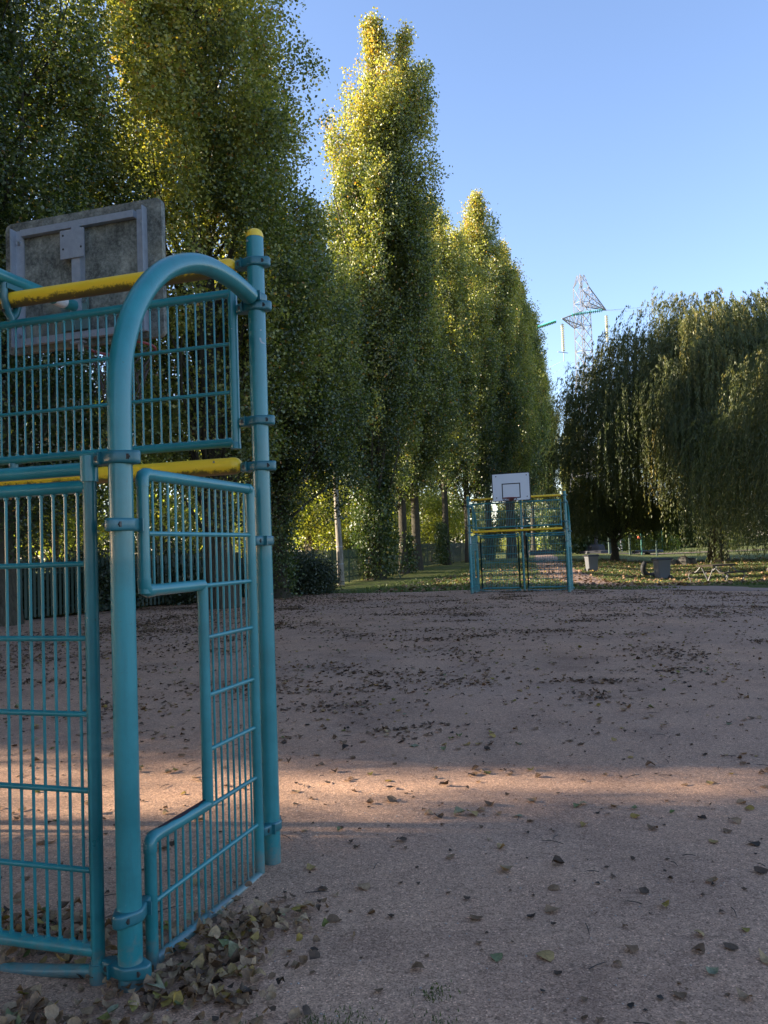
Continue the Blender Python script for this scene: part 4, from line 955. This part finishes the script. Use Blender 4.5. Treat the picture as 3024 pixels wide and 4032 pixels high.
def insul(name, p0, p1, mat, n=15, r_=0.28):
    mb = MB(); p0 = np.array(p0); p1 = np.array(p1); d = (p1 - p0) / np.linalg.norm(p1 - p0)
    mb.tube([tuple(p0), tuple(p1)], 0.05, 6); mb.k = 1
    for i in range(n):
        c_ = p0 + (p1 - p0) * (i + .7) / (n + .4); mb.tube([tuple(c_), tuple(c_ + d * .13)], [r_, r_ * .55], 10)
    return mb.build(name, [M['wire'], mat], py, 0)
insul('insulator', (tl[0], 0, zL - .7), (tl[0], 0, zL - 4.9), M['glass_ins']); insul('insulator', (tr[0], 0, zR - .9), (tr[0], 0, zR - 5.1), M['glass_ins'])
insul('insulator', (tl[0] + .9, -.9, zL + .35), (tl[0] + 4.9, -3.2, zL + .75), M['green_ins']); insul('insulator', (tl[0] - .8, .3, zL - .35), (tl[0] - 3.8, 1.2, zL - 1.4), M['green_ins'], 12)
for tp_, zz_ in ((tl, zL), (tr, zR)):
    mb = MB(); mb.tube([(tp_[0], 0, zz_ - 4.9), (tp_[0], 0, zz_ - 6.3)], .06, 6); mb.tube([(tp_[0] - 1, 0, zz_ - 5.0), (tp_[0] + .9, .2, zz_ - 5.0)], .05, 6)
    mb.build('insulator_fitting', M['pylon'], py)
def cable(a, b, sag, label, r_=0.02):
    a = np.array(a, float); b = np.array(b, float); mb = MB()
    mb.tube([tuple(a + (b - a) * i / 24 - np.array([0, 0, sag * 4 * (i / 24) * (1 - i / 24)])) for i in range(25)], r_, 5)
    o = mb.build('power_cable', M['wire']); return tag(o, label, 'cable', 'power cables of the pylon')
def wp(p): v = Matrix.Rotation(R(24), 3, 'Z') @ Vector(p); return (v.x + px0, v.y + DY, v.z)
cable(wp((tl[0] - 3.8, 1.2, zL - 1.4)), (-60, 300, zL + 2), 5, 'power cable leaving the left arm of the pylon through a green insulator')
cable(wp((tl[0], 0, zL - 6.2)), (-70, 280, zL - 4), 7, 'power cable hanging lowest left of the pylon, under the pale insulator')
cable(wp((tr[0], 0, zR - 5.1)), (-80, 262, zR - 8), 12, 'thin power cable crossing the sky gap halfway down the pylon')
cable(wp(tr), (62, 100, 33.5), 0.5, 'power cable running right from the right arm of the pylon above the willow')
cable(wp((tl[0] + 4.9, -3.2, zL + .75)), (75, 90, 30), 1.5, 'power cable running right from the middle of the pylon, hidden behind the willow')

# ------------------------------------------------------------------ litter, grass, pebbles
def scatter_leaves(name, XY, size, rng, lift=0.004, curl=1.0, Z=None, tint=None, stand=0.25):
    n = len(XY)
    T = np.array([(0, 0), (0, .38), (0, .72), (0, 1.0), (-.48, .22), (-.40, .60), (.48, .22), (.40, .60), (-.2, .02), (.2, .02)], float); T[:, 1] -= .45
    yaw = rng.random(n) * 2 * PI; s = size * rng.uniform(0.55, 1.25, n)
    cu = rng.normal(0.25, 0.55, n) * curl; cv = rng.normal(0.15, 0.55, n) * curl; tw_ = rng.normal(0, .5, n) * curl
    px, py_ = T[:, 0][None, :] * rng.uniform(.8, 1.15, n)[:, None], np.tile(T[:, 1], (n, 1))
    pz = cu[:, None] * px ** 2 * 1.6 + cv[:, None] * py_ ** 2 + tw_[:, None] * px * py_ + rng.normal(0, .035, (n, len(T))) * curl
    tp = rng.normal(0, stand, n); tr_ = rng.normal(0, stand, n)
    def rot(a, b, th): c, q = np.cos(th)[:, None], np.sin(th)[:, None]; return a * c - b * q, a * q + b * c
    y2, z2 = rot(py_, pz, tp); x2, z3 = rot(px, z2, tr_)
    z3 = z3 - z3.min(1, keepdims=True)
    X, Y = rot(x2, y2, yaw)
    base = terr(XY[:, 0], XY[:, 1]) + lift if Z is None else Z
    V = np.stack([XY[:, 0][:, None] + X * s[:, None], XY[:, 1][:, None] + Y * s[:, None], base[:, None] + z3 * s[:, None]], -1).reshape(-1, 3)
    Ft = np.array([(0, 8, 4, 1), (0, 1, 6, 9), (1, 4, 5, 2), (1, 2, 7, 6), (2, 5, 3, 3), (2, 3, 7, 7)])
    tri = np.array([(0, 8, 4), (0, 4, 1), (0, 1, 6), (0, 6, 9), (1, 4, 5), (1, 5, 2), (1, 2, 7), (1, 7, 6), (2, 5, 3), (2, 3, 7)])
    F = (np.arange(n)[:, None, None] * len(T) + tri[None]).reshape(-1, 3)
    if tint is None: tint = np.clip(rng.choice([.1, .3, .5, .66, .8, .87, .94, 1.0], n, p=[.20, .25, .18, .12, .10, .06, .05, .04]) + rng.normal(0, .05, n), 0, 1)
    o = link(name, np_mesh(name, V, F, np.repeat(tint, len(tri)), True), None, [M['litter']]); return o
rng = np.random.default_rng(99)
XYs = []; TI = []
k = 8200; X = rng.uniform(-9, 15, k); Y = 1.6 + 27.5 * rng.random(k); XYs.append(np.stack([X, Y], 1)); TI.append(np.clip(rng.choice([.06, .22, .42, .62, .80, .87, .94, 1.0], k, p=[.03, .16, .25, .23, .16, .07, .06, .04]) + rng.normal(0, .04, k), 0, 1))
k = 11000; X = rng.uniform(-9, 15, k); Y = 1.6 + 27.5 * rng.random(k) ** .9; XYs.append(np.stack([X, Y], 1)); TI.append(np.clip(rng.normal(.2, .16, k), 0, .8)); n_big = len(XYs)
for i in range(55):                                    # a few larger, denser drifts
    cx, cy = rng.uniform(-7, 11), 8.5 + 19.5 * rng.random()
    m_ = int(rng.integers(60, 170)); ln = rng.uniform(.22, .5); wd = rng.uniform(.16, .42)
    X = cx + rng.normal(0, ln, m_); Y = cy + rng.normal(0, wd, m_) - 0.12 * (X - cx); XYs.append(np.stack([X, Y], 1)); TI.append(np.clip(rng.normal(.38, .2, m_), 0, .95))
for i in range(210):                                   # drifts, longer across the wind than along it
    cx, cy = rng.uniform(-8, 12), 6.5 + 21.0 * rng.random() ** 0.8
    m_ = int(rng.integers(6, 80)); ln = rng.uniform(.12, .5); wd = rng.uniform(.10, .30)
    X = cx + rng.normal(0, ln, m_); Y = cy + rng.normal(0, wd, m_) - 0.15 * (X - cx); XYs.append(np.stack([X, Y], 1)); TI.append(np.clip(rng.normal(.34, .18, m_), 0, .95))
k = 5500; X = rng.normal(0, 1.6, k); Y = rng.uniform(9, 31, k); XYs.append(np.stack([-3.66 + (Y - 28.5) * .27 + 1.2 + X * .9, Y], 1)); TI.append(np.clip(rng.normal(.33, .25, k), 0, 1))
XY = np.concatenate(XYs); ti = np.concatenate(TI)
sz = np.full(len(XY), .051); sz[8200:19200] = .024; sz[:8200] = np.where(XY[:8200, 1] < 7, .058, .051)
ok = inside(court_edge, XY[:, 0], XY[:, 1]); XY, ti, sz = XY[ok], ti[ok], sz[ok]
tag(scatter_leaves('fallen_leaves', XY, sz, rng, 0.003, 1.0, None, ti, .13), 'dry brown poplar leaves strewn and drifted over the court', 'leaves', kind='stuff')
k = 8500; Y = 27 + 48 * rng.random(k) ** 1.25; X = 0.30 * Y - 9.5 + rng.random(k) * (13 + .25 * Y); XY = np.stack([X, Y], 1)
ok = ~inside(court_edge, X, Y); XY = XY[ok]
ti = np.clip(rng.choice([.2, .45, .65, .76, .85], len(XY), p=[.25, .30, .25, .13, .07]) + rng.normal(0, .04, len(XY)), 0, 1)
tag(scatter_leaves('lawn_leaves', XY, 0.13, rng, 0.02, .9, None, ti, .3), 'yellow and tan leaves scattered over the lawn and path behind the far goal', 'leaves', kind='stuff')
# heaps caught by the near goal
def along(p0, p1, k, sp): t = rng.random(k); return np.stack([p0[0] + (p1[0] - p0[0]) * t + rng.normal(0, sp, k), p0[1] + (p1[1] - p0[1]) * t + rng.normal(0, sp, k)], 1)
Bx, By = Fx - nx * DEP, Fy - ny * DEP
ux, uy = -math.cos(YAW), math.sin(YAW)
hp = [along((Bx + .16, By + .05), (Bx + .34, By + .55), 115, .11), along((Bx + .05, By - .12), (Bx + .45, By + .02), 150, .10), along((Bx - .05, By - .26), (Bx - 1.0, By - .16), 150, .08), along((Bx + ux * .12 + .05, By + uy * .1 + .28), (Bx + ux * .8, By + uy * .8 + .25), 260, .12), along((Bx + .3, By + .25), (Bx + .55, By + .5), 90, .14), along((-1.75, 2.72), (-.45, 2.62), 190, .12)]
XY = np.concatenate(hp); cen = np.concatenate([np.full(len(h), w) for h, w in zip(hp, (.042, .02, .015, .035, .015, .012))])
Z = 0.004 + rng.random(len(XY)) ** 1.6 * cen
ti = np.clip(rng.choice([.1, .3, .5, .68, .78, .86, .94, 1.0], len(XY), p=[.03, .10, .27, .38, .12, .06, .02, .02]) + rng.normal(0, .05, len(XY)), 0, 1)
tag(scatter_leaves('leaf_heap', XY, 0.046, rng, 0, 1.4, Z, ti, .36), 'brown leaves heaped round the foot of the near goal', 'leaves', kind='stuff')
def blades(name, XY, h, w, rng, label, tintm=.45):
    n = len(XY); a = rng.random(n) * 2 * PI; hh = h * rng.uniform(.5, 1.3, n); ww = w * rng.uniform(.7, 1.3, n); b = rng.random(n) * 2 * PI; le = hh * rng.uniform(.1, .9, n)
    z = terr(XY[:, 0], XY[:, 1])
    p = np.stack([XY[:, 0], XY[:, 1], z], 1); d = np.stack([np.cos(a) * ww, np.sin(a) * ww, 0 * a], 1)
    t = p + np.stack([np.cos(b) * le, np.sin(b) * le, hh], 1)
    V = np.stack([p - d, p + d, t], 1).reshape(-1, 3); F = np.arange(3 * n).reshape(n, 3)
    o = link(name, np_mesh(name, V, F, np.clip(rng.normal(tintm, .25, n), 0, 1)), None, [M['blade']]); return tag(o, label, 'grass', kind='stuff')
cl = rng.normal(size=(60, 2)) * np.array([.55, .09]) + np.array([-.85, 2.62]); XY = cl[rng.integers(0, 60, 4200)] + rng.normal(size=(4200, 2)) * .045
cl2 = np.array([[-.62, 2.72], [-.30, 2.78], [.95, 2.50], [.12, 2.95], [-1.1, 2.7]]); XY = np.concatenate([XY, cl2[rng.integers(0, 5, 500)] + rng.normal(size=(500, 2)) * .03])
blades('grass_patch', XY, .014, .0024, rng, 'short green grass growing through the gravel at the front left', .35)
k = 90000; Y = 26 + 44 * rng.random(k) ** 1.3; X = 0.30 * Y - 11 + rng.random(k) * (16 + .25 * Y); XY = np.stack([X, Y], 1); XY = XY[~inside(court_poly, X, Y)]
pc = np.array([(13.5, 23.6), (10.6, 26.2), (9.3, 29.0), (8.4, 33.0), (8.6, 38.0), (9.6, 45.0), (13.2, 66.0), (20.5, 105.0)])
dmin = np.full(len(XY), 1e9)
for i in range(len(pc) - 1):
    a, b = pc[i], pc[i + 1]; t = np.clip(((XY - a) @ (b - a)) / ((b - a) @ (b - a)), 0, 1); dmin = np.minimum(dmin, np.linalg.norm(XY - (a + t[:, None] * (b - a)), axis=1))
XY = XY[dmin > 1.0 + .25 * rng.random(len(XY))]
blades('lawn_grass', XY, .07, .016, rng, 'short lawn grass behind the far goal and under the trees', .45)
# twigs and pebbles
mb = MB()
for i in range(260):
    x, y = rng.uniform(-2.5, 6), 2.1 + 11 * rng.random() ** 1.5; a = rng.random() * 2 * PI; L = rng.uniform(.03, .12); c_ = rng.normal(0, .15)
    p = [(x + L * (q - .5) * math.cos(a + c_ * q), y + L * (q - .5) * math.sin(a + c_ * q), .006 + .006 * math.sin(q * 3)) for q in (0, .35, .7, 1)]
    mb.tube(p, [.002, .0022, .002, .001], 5)
tag(mb.build('fallen_twigs', M['twig']), 'thin dark twigs lying on the court', 'twigs', kind='stuff')
k = 1500; X = rng.uniform(-2, 4, k); Y = 2.0 + 6 * rng.random(k) ** 1.3; s = rng.uniform(.0022, .006, k)
O = np.array([(1, 0, 0), (-1, 0, 0), (0, 1, 0), (0, -1, 0), (0, 0, .8), (0, 0, -.5)], float); Fo = np.array([(0, 2, 4), (2, 1, 4), (1, 3, 4), (3, 0, 4), (2, 0, 5), (1, 2, 5), (3, 1, 5), (0, 3, 5)])
V = (np.stack([X, Y, s * .3], 1)[:, None, :] + O[None] * s[:, None, None] * rng.uniform(.6, 1.3, (k, 6, 1))).reshape(-1, 3); F = (np.arange(k)[:, None, None] * 6 + Fo[None]).reshape(-1, 3)
tag(link('loose_pebbles', np_mesh('loose_pebbles', V, F), None, [M['pebble']]), 'tiny pale pebbles on the gravel court', 'pebbles', kind='stuff')

# ------------------------------------------------------------------ light
SUN_EL = R(16.5); sx, sy = -0.993, 0.12
az = math.atan2(sx, sy)                                  # clockwise from +Y
wd = bpy.data.worlds.new('World'); scene.world = wd; wd.use_nodes = True
nt = wd.node_tree; nt.nodes.clear()
sky = nt.nodes.new('ShaderNodeTexSky'); sky.sky_type = 'NISHITA'; sky.sun_disc = False
sky.sun_elevation = SUN_EL; sky.sun_rotation = az; sky.altitude = 50; sky.air_density = 1.0; sky.dust_density = 0.6; sky.ozone_density = 2.8
bg = nt.nodes.new('ShaderNodeBackground'); bg.inputs[1].default_value = 0.10
wo = nt.nodes.new('ShaderNodeOutputWorld'); nt.links.new(mixc(nt, 1.0, sky.outputs[0], (1.06, 0.945, 0.975), 'MULTIPLY'), bg.inputs[0]); nt.links.new(bg.outputs[0], wo.inputs[0])
sd = bpy.data.lights.new('sun', 'SUN'); sd.energy = 5.0; sd.angle = R(0.55); sd.color = (1.0, 0.865, 0.685)
so = bpy.data.objects.new('sun', sd); COL.objects.link(so)
S = Vector((math.sin(az) * math.cos(SUN_EL), math.cos(az) * math.cos(SUN_EL), math.sin(SUN_EL)))
so.rotation_euler = S.to_track_quat('Z', 'Y').to_euler(); so.location = S * 50
scene.view_settings.view_transform = 'Standard'; scene.view_settings.look = 'None'; scene.view_settings.gamma = 1
scene.view_settings.exposure = 2.08
scene.cycles.max_bounces = 6; scene.cycles.diffuse_bounces = 3; scene.cycles.transmission_bounces = 4; scene.cycles.glossy_bounces = 2
